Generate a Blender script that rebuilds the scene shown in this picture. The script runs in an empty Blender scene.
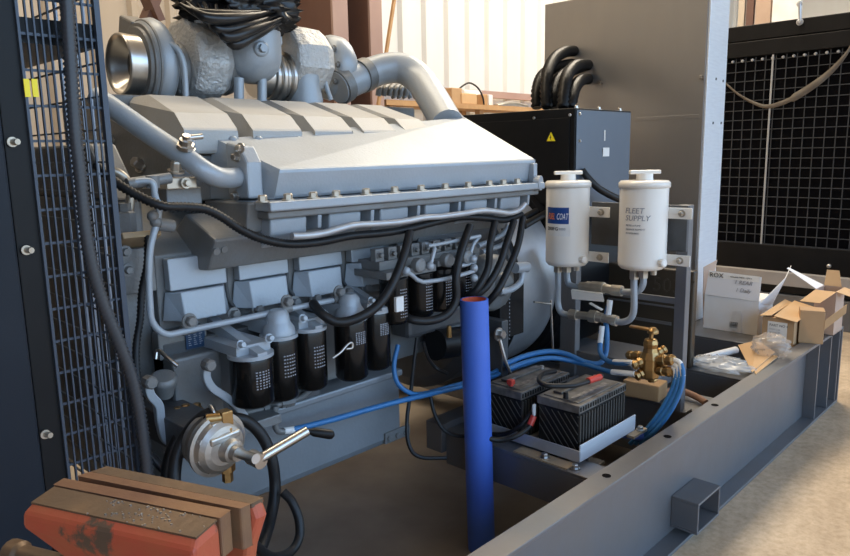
import bpy, bmesh, math, random
from mathutils import Vector, Matrix, noise
random.seed(7)
scene = bpy.context.scene
COL = scene.collection
PI = math.pi

# ------------------------------------------------------------------ camera
W_PX, H_PX, F_PX = 850.0, 556.0, 709.0
EX = Vector((692/F_PX, -138/F_PX, 1)).normalized()
EZ = -Vector((75/F_PX, 4022/F_PX, 1)).normalized()
EZ = (EZ - EX*EX.dot(EZ)).normalized()
EY = EZ.cross(EX)
CAM = Vector((0, 0, 1.75))
def to_world(v): return Vector((EX.dot(v), EY.dot(v), EZ.dot(v)))
def at(u, v, x=None, y=None, z=None):
    """the point of a plane x=, y= or z= that the surveyed photograph shows at (u, v)"""
    r = to_world(Vector(((u-425)/F_PX, (v-278)/F_PX, 1)))
    if x is not None: t = (x-CAM.x)/r.x
    elif y is not None: t = (y-CAM.y)/r.y
    else: t = (z-CAM.z)/r.z
    return CAM + r*t
cam = bpy.data.cameras.new('camera'); camo = bpy.data.objects.new('camera', cam); COL.objects.link(camo)
cx_, cy_, cz_ = to_world(Vector((1,0,0))), to_world(Vector((0,-1,0))), to_world(Vector((0,0,-1)))
M = Matrix((cx_, cy_, cz_)).transposed().to_4x4(); M.translation = CAM
camo.matrix_world = M
cam.sensor_width = 36; cam.lens = F_PX/W_PX*36; cam.clip_start = .05; cam.clip_end = 200
scene.camera = camo
scene.view_settings.view_transform = 'Standard'; scene.view_settings.look = 'None'
scene.view_settings.gamma = 1; scene.view_settings.exposure = 0.36

# ------------------------------------------------------------------ materials
def mat(name, col, rough=.5, metal=0, var=None, scale=8, amt=.5, bump=0, bscale=60, emit=None, alpha=None, trans=0, coat=0, stretch=None, rvar=0, spec=None, bdist=.0025):
    m = bpy.data.materials.new(name); m.use_nodes = True
    nt = m.node_tree; N = nt.nodes; L = nt.links
    b = N['Principled BSDF']
    b.inputs['Base Color'].default_value = (*col, 1); b.inputs['Roughness'].default_value = rough
    b.inputs['Metallic'].default_value = metal
    if spec is not None: b.inputs['Specular IOR Level'].default_value = spec
    if coat: b.inputs['Coat Weight'].default_value = coat; b.inputs['Coat Roughness'].default_value = .15
    if trans: b.inputs['Transmission Weight'].default_value = trans
    if alpha is not None: b.inputs['Alpha'].default_value = alpha
    if emit: b.inputs['Emission Color'].default_value = (*col, 1); b.inputs['Emission Strength'].default_value = emit
    tc = N.new('ShaderNodeTexCoord'); mp = N.new('ShaderNodeMapping'); L.new(tc.outputs['Object'], mp.inputs[0])
    if stretch: mp.inputs['Scale'].default_value = stretch
    if var is not None:
        n = N.new('ShaderNodeTexNoise'); n.inputs['Scale'].default_value = scale; n.inputs['Detail'].default_value = 6
        L.new(mp.outputs[0], n.inputs['Vector'])
        r = N.new('ShaderNodeValToRGB'); r.color_ramp.elements[0].position = .5-.18; r.color_ramp.elements[1].position = .5+.22
        L.new(n.outputs['Fac'], r.inputs[0])
        mx = N.new('ShaderNodeMix'); mx.data_type = 'RGBA'
        mu = N.new('ShaderNodeMath'); mu.operation = 'MULTIPLY'; mu.inputs[1].default_value = amt
        L.new(r.outputs[0], mu.inputs[0]); L.new(mu.outputs[0], mx.inputs[0])
        mx.inputs[6].default_value = (*col, 1); mx.inputs[7].default_value = (*var, 1)
        L.new(mx.outputs[2], b.inputs['Base Color'])
        if rvar:
            ma = N.new('ShaderNodeMath'); ma.operation = 'MULTIPLY_ADD'; ma.inputs[1].default_value = rvar; ma.inputs[2].default_value = rough
            L.new(r.outputs[0], ma.inputs[0]); L.new(ma.outputs[0], b.inputs['Roughness'])
    if bump:
        n2 = N.new('ShaderNodeTexNoise'); n2.inputs['Scale'].default_value = bscale; n2.inputs['Detail'].default_value = 4
        L.new(mp.outputs[0], n2.inputs['Vector'])
        bp = N.new('ShaderNodeBump'); bp.inputs['Strength'].default_value = bump; bp.inputs['Distance'].default_value = bdist
        L.new(n2.outputs['Fac'], bp.inputs['Height']); L.new(bp.outputs[0], b.inputs['Normal'])
    return m
SILVER = mat('silver_engine_paint', (.37,.405,.44), .40, .2, (.31,.33,.34), 5, .5, .35, 90)
CAST = mat('silver_cast_paint', (.205,.21,.21), .46, .2, (.16,.145,.125), 7, .7, .6, 70)
PANM = mat('grey_sump_paint', (.25,.265,.28), .38, .25, (.20,.205,.205), 4, .7, .3, 60)
CREAM = mat('dusty_silver_paint', (.44,.44,.43), .55, .1, (.39,.37,.33), 6, .6, .4, 120)
DARKCAST = mat('dark_grey_cast', (.085,.088,.092), .5, .15, (.05,.047,.043), 8, .6, .5, 60)
STEELGREY = mat('steel_frame_paint', (.165,.175,.19), .34, .4, (.19,.165,.145), 3, .6, .15, 30, rvar=.12)
NAVY = mat('navy_black_paint', (.010,.014,.021), .45, 0, (.018,.022,.03), 4, .5, spec=.25)
BLACKP = mat('black_paint', (.006,.006,.0065), .4, 0, (.012,.012,.013), 6, .4, spec=.22)
BLACKG = mat('gloss_black', (.005,.005,.005), .2, 0, (.012,.010,.008), 5, .5, spec=.35)
RUBBER = mat('black_rubber', (.010,.010,.011), .45, 0, (.02,.019,.018), 14, .6, .2, 80, spec=.35)
CORR = mat('corrugated_plastic', (.045,.047,.052), .38)
CHROME = mat('bright_metal', (.62,.60,.57), .28, 1.0, (.45,.42,.38), 10, .6)
GALV = mat('galvanised_steel', (.52,.53,.54), .35, .5, (.42,.43,.46), 14, .7)
BRIGHTAL = mat('brushed_aluminium', (.74,.77,.80), .38, .3, (.62,.64,.68), 9, .6, stretch=(1,1,9))
SHEET = mat('sheet_steel', (.42,.41,.40), .36, .8, (.32,.315,.31), 2.2, .7, .1, 12, stretch=(1,1,.35), rvar=.12)
WHITEP = mat('white_enamel', (.86,.82,.75), .3, 0, (.80,.75,.66), 5, .5, coat=.3)
BRASS = mat('brass', (.50,.32,.13), .36, 1.0, (.34,.19,.08), 18, .7, .3, 90)
NICKEL = mat('nickel_brass_fitting', (.55,.49,.40), .36, .65, (.40,.33,.25), 25, .6)
BLUEHOSE = mat('blue_fuel_hose', (.03,.15,.36), .42, 0, (.05,.20,.42), 20, .5, .1, 100)
SILBLUE = mat('blue_silicone', (.06,.15,.60), .5, 0, (.085,.19,.64), 5, .6, .3, 220)
ORANGE = mat('orange_lining', (.75,.13,.05), .5)
RED = mat('red_plastic', (.60,.05,.03), .4, 0, (.40,.06,.05), 30, .5)
YELLOW = mat('yellow_sticker', (1.0,.80,.02), .45)
BATT = mat('battery_plastic', (.008,.008,.008), .38, 0, (.022,.020,.017), 9, .5, spec=.3)
BATTRIB = mat('battery_rib_plastic', (.055,.05,.043), .45, 0, (.085,.075,.062), 9, .6)
DUSTY = mat('dusty_battery_lid', (.05,.046,.041), .45, 0, (.26,.235,.205), 16, .8)
CARD = mat('cardboard', (.46,.29,.15), .8, 0, (.38,.235,.12), 9, .5, .1, 40)
CARDIN = mat('cardboard_inside', (.58,.37,.19), .8, 0, (.50,.32,.16), 9, .5)
CARDPINK = mat('pale_cardboard', (.47,.335,.25), .8, 0, (.42,.29,.21), 12, .5)
WHITECARD = mat('white_printed_card', (.86,.85,.83), .7, 0, (.72,.58,.42), 5, .35)
GREYCARD = mat('grey_printed_card', (.70,.70,.72), .7)
PAPER = mat('white_paper', (.80,.79,.76), .7, 0, (.66,.62,.56), 20, .5)
INK = mat('black_ink', (.03,.03,.035), .6)
GREYINK = mat('grey_ink', (.28,.28,.30), .6)
BLUELAB = mat('blue_label', (.01,.06,.25), .4)
BLUEPL = mat('dark_blue_plate', (.008,.035,.085), .4)
WHITEINK = mat('white_ink', (.85,.85,.85), .5)
ORANGEINK = mat('orange_ink', (.85,.22,.05), .5)
WALLW = mat('white_corrugated_sheet', (.68,.675,.65), .5, 0, (.60,.58,.54), 1.5, .5, stretch=(2,2,.3))
WALLT = mat('tan_wall_sheet', (.50,.42,.33), .65, 0, (.43,.35,.26), 1.5, .6, stretch=(2,2,.3))
REDOX = mat('red_oxide_steel', (.14,.07,.05), .6, 0, (.10,.05,.04), 3, .6)
PINKOX = mat('lit_pink_oxide_steel', (.38,.26,.22), .6, 0, (.31,.20,.17), 3, .6)
WOOD = mat('pallet_wood', (.50,.30,.14), .75, 0, (.36,.20,.09), 8, .7)
WEB = mat('webbing', (.17,.145,.115), .8, 0, (.10,.075,.055), 9, .8, .4, 150)
PLASTICBAG = mat('black_plastic_film', (.007,.007,.008), .3, 0)
BLANK = mat('quilted_foil_blanket', (.55,.55,.54), .45, .35, (.42,.41,.39), 9, .6, 1.0, 55, bdist=.012)
MUDBROWN = mat('dark_olive_panel', (.040,.031,.021), .3, 0, (.055,.043,.030), 3, .6)
WIREL = mat('lit_mesh_wire', (.30,.33,.38), .35, .4, (.10,.11,.13), 3, .8)
SHADESHEET = mat('stained_shade_sheet', (.42,.36,.29), .5, 0, (.20,.165,.135), 2.2, .85, .2, 20)
DARKMESH = mat('black_core', (.003,.003,.004), .7, spec=.05)
WIRE = mat('grey_mesh_wire', (.05,.052,.056), .5, spec=.2)
WIREN = mat('navy_mesh_wire', (.05,.064,.088), .38, .2)
CORE = mat('radiator_core_fins', (.035,.05,.085), .5, .1, (.015,.02,.03), 30, .8)

def vise_mat():
    m = mat('worn_red_vise_paint', (.50,.085,.045), .5, .1, (.42,.13,.05), 14, .7, .35, 60)
    nt = m.node_tree; N = nt.nodes; L = nt.links; b = N['Principled BSDF']
    src = b.inputs['Base Color'].links[0].from_socket
    tc = [n for n in N if n.type == 'TEX_COORD'][0]
    n = N.new('ShaderNodeTexNoise'); n.inputs['Scale'].default_value = 9; n.inputs['Detail'].default_value = 8; n.inputs['Roughness'].default_value = .65
    mp2 = N.new('ShaderNodeMapping'); mp2.inputs['Location'].default_value = (.35, .1, .2); L.new(tc.outputs['Object'], mp2.inputs[0]); L.new(mp2.outputs[0], n.inputs['Vector'])
    r = N.new('ShaderNodeValToRGB'); r.color_ramp.elements[0].position = .55; r.color_ramp.elements[1].position = .60
    L.new(n.outputs['Fac'], r.inputs[0])
    mx = N.new('ShaderNodeMix'); mx.data_type = 'RGBA'; L.new(r.outputs[0], mx.inputs[0])
    L.new(src, mx.inputs[6]); mx.inputs[7].default_value = (.115,.075,.05,1)
    L.new(mx.outputs[2], b.inputs['Base Color'])
    return m
VISERED = vise_mat()
VISETOP = mat('worn_vise_steel', (.19,.125,.075), .48, .45, (.10,.075,.055), 11, .8, .4, 70)
CASTAL = mat('cast_aluminium', (.56,.54,.50), .40, .9, (.42,.39,.35), 12, .6, .3, 90)
VISEJAW = mat('rusty_jaw_steel', (.27,.155,.08), .5, .35, (.13,.06,.045), 9, .8, .4, 70)

def floor_mat():
    m = bpy.data.materials.new('concrete_floor'); m.use_nodes = True
    nt = m.node_tree; N = nt.nodes; L = nt.links; b = N['Principled BSDF']; b.inputs['Roughness'].default_value = .45
    tc = N.new('ShaderNodeTexCoord')
    n1 = N.new('ShaderNodeTexNoise'); n1.inputs['Scale'].default_value = 3.2; n1.inputs['Detail'].default_value = 10; n1.inputs['Roughness'].default_value = .7
    n2 = N.new('ShaderNodeTexNoise'); n2.inputs['Scale'].default_value = 26; n2.inputs['Detail'].default_value = 8; n2.inputs['Roughness'].default_value = .7
    n3 = N.new('ShaderNodeTexNoise'); n3.inputs['Scale'].default_value = .8; n3.inputs['Detail'].default_value = 3
    for n in (n1, n2, n3): L.new(tc.outputs['Object'], n.inputs['Vector'])
    r1 = N.new('ShaderNodeValToRGB'); e = r1.color_ramp.elements
    e[0].position = .35; e[0].color = (.50,.37,.24,1); e[1].position = .62; e[1].color = (.72,.56,.38,1)
    L.new(n1.outputs['Fac'], r1.inputs[0])
    r2 = N.new('ShaderNodeValToRGB'); e = r2.color_ramp.elements
    e[0].position = .36; e[0].color = (.72,.66,.58,1); e[1].position = .58; e[1].color = (1,1,1,1)
    L.new(n2.outputs['Fac'], r2.inputs[0])
    mx = N.new('ShaderNodeMix'); mx.data_type = 'RGBA'; mx.blend_type = 'MULTIPLY'; mx.inputs[0].default_value = .75
    L.new(r1.outputs[0], mx.inputs[6]); L.new(r2.outputs[0], mx.inputs[7])
    # oil stains inside the skid (they have a shape of their own)
    r3 = N.new('ShaderNodeValToRGB'); e = r3.color_ramp.elements
    e[0].position = .45; e[0].color = (0,0,0,1); e[1].position = .62; e[1].color = (1,1,1,1)
    L.new(n3.outputs['Fac'], r3.inputs[0])
    mx2 = N.new('ShaderNodeMix'); mx2.data_type = 'RGBA'; mx2.blend_type = 'MULTIPLY'
    mm = N.new('ShaderNodeMath'); mm.operation = 'MULTIPLY'; mm.inputs[1].default_value = .25
    L.new(r3.outputs[0], mm.inputs[0]); L.new(mm.outputs[0], mx2.inputs[0])
    L.new(mx.outputs[2], mx2.inputs[6]); mx2.inputs[7].default_value = (.5,.45,.4,1)
    L.new(mx2.outputs[2], b.inputs['Base Color'])
    return m
FLOOR = floor_mat()

def clear_film(name, tint=(.9,.88,.84), a=.32):
    m = mat(name, tint, .18, 0, bump=.6, bscale=35)
    b = m.node_tree.nodes['Principled BSDF']; b.inputs['Alpha'].default_value = a
    return m
FILM = clear_film('clear_plastic_film')

# ------------------------------------------------------------------ mesh builder
def frame(d):
    d = Vector(d).normalized()
    a = Vector((0,0,1)) if abs(d.z) < .9 else Vector((1,0,0))
    u = d.cross(a).normalized(); return u, d.cross(u).normalized(), d
def spline(P, sub=8):
    P = [Vector(p) for p in P]
    if len(P) < 3 or sub < 2: return P
    out = []
    Q = [P[0]*2-P[1]] + P + [P[-1]*2-P[-2]]
    for i in range(1, len(Q)-2):
        p0, p1, p2, p3 = Q[i-1:i+3]
        for k in range(sub):
            t = k/sub
            out.append(.5*((2*p1) + (p2-p0)*t + (2*p0-5*p1+4*p2-p3)*t*t + (3*p1-p0-3*p2+p3)*t**3))
    out.append(P[-1]); return out
class MB:
    def __init__(s): s.V = []; s.F = []; s.S = []
    def add(s, V, F, smooth=False):
        o = len(s.V); s.V += [Vector(v) for v in V]
        for f in F: s.F.append([i+o for i in f]); s.S.append(smooth)
        return s
    def hexa(s, p):   # bottom ring 0-3 (ccw from above), top ring 4-7
        return s.add(p, [(3,2,1,0),(4,5,6,7),(0,1,5,4),(1,2,6,5),(2,3,7,6),(3,0,4,7)])
    def box(s, x0, x1, y0, y1, z0, z1):
        if x0 > x1: x0, x1 = x1, x0
        if y0 > y1: y0, y1 = y1, y0
        if z0 > z1: z0, z1 = z1, z0
        return s.hexa([(x0,y0,z0),(x1,y0,z0),(x1,y1,z0),(x0,y1,z0),(x0,y0,z1),(x1,y0,z1),(x1,y1,z1),(x0,y1,z1)])
    def obox(s, c, ax, ay, az, sx, sy, sz):
        c = Vector(c); ax, ay, az = Vector(ax)*sx/2, Vector(ay)*sy/2, Vector(az)*sz/2
        return s.hexa([c-ax-ay-az, c+ax-ay-az, c+ax+ay-az, c-ax+ay-az, c-ax-ay+az, c+ax-ay+az, c+ax+ay+az, c-ax+ay+az])
    def bar(s, p, q, w, h):   # rectangular bar
        u, v, d = frame(Vector(q)-Vector(p)); L = (Vector(q)-Vector(p)).length
        return s.obox((Vector(p)+Vector(q))/2, u, v, d, w, h, L)
    def prism(s, prof, x0, x1, axis='x'):
        n = len(prof); V = []
        for a in (x0, x1):
            for (p, q) in prof:
                V.append((a,p,q) if axis == 'x' else ((p,a,q) if axis == 'y' else (p,q,a)))
        F = [tuple(range(n)), tuple(range(2*n-1, n-1, -1))] + [(i, i+n, (i+1) % n+n, (i+1) % n) for i in range(n)]
        return s.add(V, F)
    def loft(s, rings, caps=True, smooth=False):
        n = len(rings[0]); V = [p for r in rings for p in r]; F = []
        for j in range(len(rings)-1):
            for i in range(n): F.append((j*n+i, j*n+(i+1) % n, (j+1)*n+(i+1) % n, (j+1)*n+i))
        s.add(V, F, smooth)
        if caps:
            s.add(rings[0], [tuple(range(n-1, -1, -1))]); s.add(rings[-1], [tuple(range(n))])
        return s
    def lathe(s, o, d, prof, n=28, smooth=True, sharp=False, ph=0):   # prof: (distance along d, radius)
        u, v, d = frame(d); o = Vector(o)
        rings = [[o + d*h + (u*math.cos(2*PI*(i+ph)/n) + v*math.sin(2*PI*(i+ph)/n))*max(r, 1e-5) for i in range(n)] for h, r in prof]
        if not sharp: return s.loft(rings, True, smooth)
        for a, b in zip(rings, rings[1:]): s.loft([a, b], False, smooth)
        s.add(rings[0], [tuple(range(n-1, -1, -1))]); s.add(rings[-1], [tuple(range(n))])
        return s
    def cyl(s, p, q, r, r2=None, n=20):
        p, q = Vector(p), Vector(q); L = (q-p).length
        return s.lathe(p, q-p, [(0, r), (L, r if r2 is None else r2)], n)
    def tube(s, P, r, n=10, sub=8, caps=True, ribs=0, sq=None):
        P = spline(P, sub)
        if ribs:   # resample evenly
            D = [0]
            for a, b in zip(P, P[1:]): D.append(D[-1]+(b-a).length)
            m = max(4, int(D[-1]/ribs)*2); R = []; j = 0
            for k in range(m+1):
                t = D[-1]*k/m
                while j < len(D)-2 and D[j+1] < t: j += 1
                f = (t-D[j])/max(D[j+1]-D[j], 1e-9); R.append(P[j].lerp(P[j+1], f))
            P = R
        T = [(P[min(i+1, len(P)-1)]-P[max(i-1, 0)]).normalized() for i in range(len(P))]
        u = frame(T[0])[0]; rings = []
        for i, p in enumerate(P):
            u = (u - T[i]*u.dot(T[i])).normalized(); w = T[i].cross(u)
            rr = r(i/(len(P)-1)) if callable(r) else r
            if ribs: rr *= 1.0 if i % 2 else .74
            rings.append([p + (u*math.cos(2*PI*k/n) + w*math.sin(2*PI*k/n))*rr for k in range(n)])
        return s.loft(rings, caps, True)
    def ring(s, c, d, R, r, n=24, m=8):
        u, v, d = frame(d); c = Vector(c); rings = []
        for i in range(n+1):
            a = 2*PI*i/n; e = u*math.cos(a)+v*math.sin(a)
            rings.append([c + e*(R + r*math.cos(2*PI*k/m)) + d*r*math.sin(2*PI*k/m) for k in range(m)])
        return s.loft(rings, False, True)
    def bolt(s, p, d, r=.012, h=.012):
        p, d = Vector(p), Vector(d).normalized()
        s.lathe(p, d, [(0, r*1.45), (r*.3, r*1.45)], 14)
        s.lathe(p+d*r*.3, d, [(0, r), (h*.8, r), (h, r*.8)], 6, False)
        return s
    def ball(s, c, r, n=14, sq=(1,1,1)):
        c = Vector(c); rings = []
        m = n//2
        for j in range(m+1):
            a = -PI/2+PI*j/m
            rings.append([c + Vector((sq[0]*r*math.cos(a)*math.cos(2*PI*i/n), sq[1]*r*math.cos(a)*math.sin(2*PI*i/n), sq[2]*r*math.sin(a))) for i in range(n)])
        return s.loft(rings, False, True)
    def build(s, name, m, parent=None, bevel=0, label=None, cat=None, group=None, kind=None, base=True):
        me = bpy.data.meshes.new(name)
        if parent is None:
            if base:
                xs, ys, zs = zip(*[(v.x, v.y, v.z) for v in s.V])
                o = Vector(((min(xs)+max(xs))/2, (min(ys)+max(ys))/2, min(zs)))
            else: o = Vector((0,0,0))
        else: o = ORIGIN[parent.name]
        me.from_pydata([v-o for v in s.V], [], s.F)
        me.polygons.foreach_set('use_smooth', s.S)
        me.validate(); me.update()
        bm = bmesh.new(); bm.from_mesh(me); bmesh.ops.recalc_face_normals(bm, faces=bm.faces); bm.to_mesh(me); bm.free()
        me.materials.append(m)
        ob = bpy.data.objects.new(name, me); COL.objects.link(ob)
        ORIGIN[ob.name] = o
        if parent is None: ob.location = o
        else: ob.parent = parent
        if bevel:
            b = ob.modifiers.new('bevel', 'BEVEL'); b.width = bevel; b.segments = 2; b.limit_method = 'ANGLE'; b.angle_limit = math.radians(38)
        tag(ob, label, cat, group, kind)
        return ob
ORIGIN = {}
def tag(o, label=None, cat=None, group=None, kind=None):
    if label: o['label'] = label
    if cat: o['category'] = cat
    if group: o['group'] = group
    if kind: o['kind'] = kind
    return o
def thing(name, label, cat, loc, group=None):
    o = bpy.data.objects.new(name, None); COL.objects.link(o); o.location = loc; o.empty_display_size = .1
    ORIGIN[o.name] = Vector(loc); return tag(o, label, cat, group)
def text(body, origin, xd, yd, size, m, parent, name='lettering', align='LEFT', depth=.0006, bend=None, shear=0, xs=1):
    """lettering as a thin mesh; bend = (axis point, radius) wraps it round an upright can"""
    cu = bpy.data.curves.new(name, 'FONT'); cu.body = body; cu.size = size; cu.align_x = align; cu.resolution_u = 2; cu.extrude = depth; cu.shear = shear
    t = bpy.data.objects.new(name, cu); COL.objects.link(t)
    dg = bpy.context.evaluated_depsgraph_get(); dg.update()
    me = bpy.data.meshes.new_from_object(t.evaluated_get(dg)); bpy.data.objects.remove(t)
    xd, yd = Vector(xd).normalized(), Vector(yd).normalized(); zd = xd.cross(yd); o = Vector(origin)
    V = []
    for v in me.vertices:
        if bend:
            c, R, a0 = bend; a = a0 + v.co.x*xs/R
            V.append(Vector((c.x + (R+v.co.z)*math.cos(a), c.y + (R+v.co.z)*math.sin(a), o.z+v.co.y)))
        else: V.append(o + xd*v.co.x + yd*v.co.y + zd*v.co.z)
    mb = MB(); mb.add(V, [tuple(p.vertices) for p in me.polygons]); bpy.data.meshes.remove(me)
    return mb.build(name, m, parent)

def bolts(name, m, parent, L):
    for a in L: MB().bolt(*a).build(name, m, parent)

# ------------------------------------------------------------------ the setting
MB().box(-7, 17, -7, 8.6, -.1, 0).build('floor', FLOOR, kind='structure', base=False)
def corrugated(x0, x1, y, z0, z1, pitch, dep):
    P = []; x = x0
    while x < x1:
        P += [(x, y), (x+pitch*.70, y), (x+pitch*.78, y-dep), (x+pitch*.92, y-dep)]; x += pitch
    P.append((x, y)); mb = MB(); n = len(P)
    V = [(a, b, z0) for a, b in P] + [(a, b, z1) for a, b in P] + [(a, y+.06, z0) for a, b in P] + [(a, y+.06, z1) for a, b in P]
    F = [(i, i+1, n+i+1, n+i) for i in range(n-1)] + [(2*n+i, 3*n+i, 3*n+i+1, 2*n+i+1) for i in range(n-1)]
    F += [(i, 2*n+i, 2*n+i+1, i+1) for i in range(n-1)] + [(n+i, n+i+1, 3*n+i+1, 3*n+i) for i in range(n-1)]
    F += [(0, n, 3*n, 2*n), (n-1, 3*n-1, 4*n-1, 2*n-1)]
    return mb.add(V, F)
corrugated(5.2, 17, 6.5, 0, 7, .42, .055).build('wall_back', WALLW, kind='structure', base=False)
corrugated(-7, 5.0, 6.5, 0, 7, .36, .04).build('wall_back_left', WALLT, kind='structure', base=False)
MB().box(-7.1, -7, -7, 6.5, 0, 7).build('wall_left', REDOX, kind='structure', base=False)
MB().box(17, 17.1, -7, 6.5, 0, 7).build('wall_right', WALLW, kind='structure', base=False)
MB().box(-7.1, 17.1, -7, 6.6, 7, 7.1).build('ceiling', WALLW, kind='structure', base=False)
# steel columns of the back wall
def column(x0, x1, y0, y1, m1, m2, label):
    MB().box(x0, x1, y0, y1, 0, 7).build('steel_column', m1, kind='structure', bevel=.01)
for a, b, y0 in ((333, 348, 5.75), (370, 382, 5.8)):
    xa, xb = at(a, 20, y=y0).x, at(b, 20, y=y0).x
    t = bpy.data.objects.new('steel_column', None); COL.objects.link(t); t.location = (xa, y0, 0); t['kind'] = 'structure'; ORIGIN[t.name] = Vector((xa, y0, 0))
    MB().box(xa, xb, y0, y0+.03, 0, 7).build('flange', PINKOX, t)  # paler oxide puts the light on this face into the colour
    MB().box(xa, xa+.03, y0+.03, 6.44, 0, 7).build('web', REDOX, t)  # darker oxide puts the shade on this face into the colour
# diagonal braces in the left bay
mb = MB(); mb.bar(at(136, -30, y=5.9), at(158, 22, y=5.9), .16, .06); mb.build('wall_brace', REDOX, kind='structure')
mb = MB(); mb.bar(at(166, -30, y=5.97), at(142, 30, y=5.97), .16, .06); mb.build('wall_brace', REDOX, kind='structure')

# ------------------------------------------------------------------ skid
sk = thing('skid_frame', 'long dark grey steel skid frame under the engine and generator', 'skid frame', (2.8, 2.8, 0))
def channel(y0, y1, out, x0, x1):
    mb = MB(); yw0, yw1 = (y1-.014, y1) if out < 0 else (y0, y0+.014)
    mb.box(x0, x1, yw0, yw1, .018, .519); mb.box(x0, x1, y0, y1, .519, .536); mb.box(x0, x1, y0, y1, 0, .018); return mb
channel(1.2075, 1.30, -1, .3, 5.33).build('side_rail', STEELGREY, sk, bevel=.003)
channel(4.22, 4.31, 1, .3, 5.33).build('side_rail', STEELGREY, sk, bevel=.003)
def crossmember(x0, x1, y0=1.302, y1=4.218, zt=.5, zb=.2):
    mb = MB(); mb.box(x0, x1, y0, y1, zt-.014, zt); mb.box(x0, x0+.014, y0, y1, zb, zt-.014); mb.box(x0+.014, x1, y0, y1, zb, zb+.014)
    return mb.build('crossmember', STEELGREY, sk, bevel=.003)
crossmember(.6, .8, zt=.48); crossmember(2.33, 2.47, y1=2.13, zt=.468, zb=.30); crossmember(2.66, 2.82, y0=1.57, y1=2.13, zt=.468, zb=.30); crossmember(3.36, 3.62, zt=.45, zb=.15)
crossmember(3.86, 4.10, zt=.5, zb=.22); crossmember(4.62, 5.32, zt=.5, zb=.2)
MB().box(2.3, 4.6, 2.13, 2.23, .36, .50).build('engine_bearer', STEELGREY, sk, bevel=.003)
MB().box(.32, 4.6, 1.305, 4.2, .0005, .004).build('shade_sheet', SHADESHEET, sk)  # dark stained sheet added to paint the shade on the floor under the engine
# fork pocket welded into the rail
mb = MB(); x0, x1, z0, z1, t = 2.915, 3.16, .05, .20, .012
for b in ((x0,x1,z0,z0+t),(x0,x1,z1-t,z1),(x0,x0+t,z0+t,z1-t),(x1-t,x1,z0+t,z1-t)): mb.box(b[0], b[1], 1.16, 1.285, b[2], b[3])
mb.build('fork_pocket', STEELGREY, sk, bevel=.003)
for x in (4.83, 5.10, 5.30):
    MB().box(x, x+.016, 1.215, 1.285, .019, .518).build('stiffener', STEELGREY, sk)
mb = MB(); mb.box(5.335, 5.35, 1.2075, 4.3, .0, .536); mb.build('end_plate', STEELGREY, sk, bevel=.003)
for u, v in ((714.8,405),(667.5,436.5),(606.5,475.7)):
    p = at(u, v, z=.5365); MB().cyl(p, p+Vector((0,0,.0008)), .017, n=18).build('bolt_hole', DARKMESH, sk)
# small shelf beside the tray and the longitudinal channel behind the batteries
mb = MB(); mb.bar(at(520, 402, y=2.02)-Vector((0,0,.0)), at(668, 348, y=2.02), .012, .07); mb.build('cable_channel', STEELGREY, sk)

# ------------------------------------------------------------------ engine
en = thing('diesel_engine', 'large silver grey V diesel engine mounted on the skid', 'engine', (1.9, 2.75, .5))
# lower castings
mb = MB(); mb.prism([(2.22,.84),(2.22,1.16),(2.19,1.18),(2.19,1.44),(2.45,1.62),(3.2,1.62),(3.45,1.4),(3.45,.84)], 1.02, 2.66)
mb.build('crankcase', CAST, en, bevel=.006)
mb = MB(); mb.prism([(2.17,.50),(2.155,.53),(2.155,.80),(2.13,.80),(2.13,.83),(3.5,.83),(3.5,.50)], .98, 2.06)
pan = mb.build('oil_pan', PANM, en, bevel=.008)
bolts('pan_bolt', CAST, pan, [(at(u, 437.5-(u-388)*.35, y=2.153), (0,-1,0), .013) for u in (388, 396, 404)])
MB().obox(at(397, 434, y=2.151), (1,0,0), (0,1,0), (0,0,1), .15, .012, .05).build('bolt_plate', CAST, pan, bevel=.003)
mb = MB(); mb.box(.93, 1.02, 2.24, 3.4, .62, 1.62); mb.prism([(2.24,1.62),(2.4,1.80),(3.2,1.80),(3.4,1.62)], .93, 1.02)
mb.build('front_gear_case', CAST, en, bevel=.01)
mb = MB(); mb.prism([(2.285,1.60),(2.30,1.755),(2.42,1.82),(2.75,1.90),(2.9,1.88),(2.9,1.60)], 1.16, 2.62)
mb.build('cylinder_head', CAST, en, bevel=.008)
# head bolts on the front face
bolts('head_bolt', CHROME, en, [(at(u, v, x=1.16), (-1,-.2,.6), r, .035) for u, v, r in ((142, 166, .02), (112, 140, .018))])
# rocker covers: five separate covers over the near bank
tops = [(121,205),(217,269),(276,324),(331,373),(381,420)]; bots = [(184,238),(253,302),(315,353),(364,396),(407,432)]
for (ta, tb), (ba, bb) in zip(tops, bots):
    xa, xb = at(ba, 131, y=2.272).x, at(bb, 131, y=2.272).x
    sh = .10; ring = []
    for x in (xa, xb):
        ring.append([Vector((x+dx, y, z)) for dx, y, z in ((0,2.272,1.76),(0,2.272,1.843),(sh*.2,2.37,1.905),(sh,2.72,1.992),(sh,3.0,1.99),(sh,3.0,1.76))])
    rc = MB().loft(ring).build('rocker_cover', CREAM, en, bevel=.012)
    for x in (xa+.022, xb-.022): MB().lathe((x, 2.279, 1.762), (0,0,1), [(0,.02),(.052,.02),(.06,.012)], 14).build('bolt_boss', SILVER, rc)
    bolts('bolt', CHROME, rc, [((x, 2.255, 1.778), (0,-.6,.8), .011, .018) for x in (xa+.01, xb-.008)])
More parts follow.
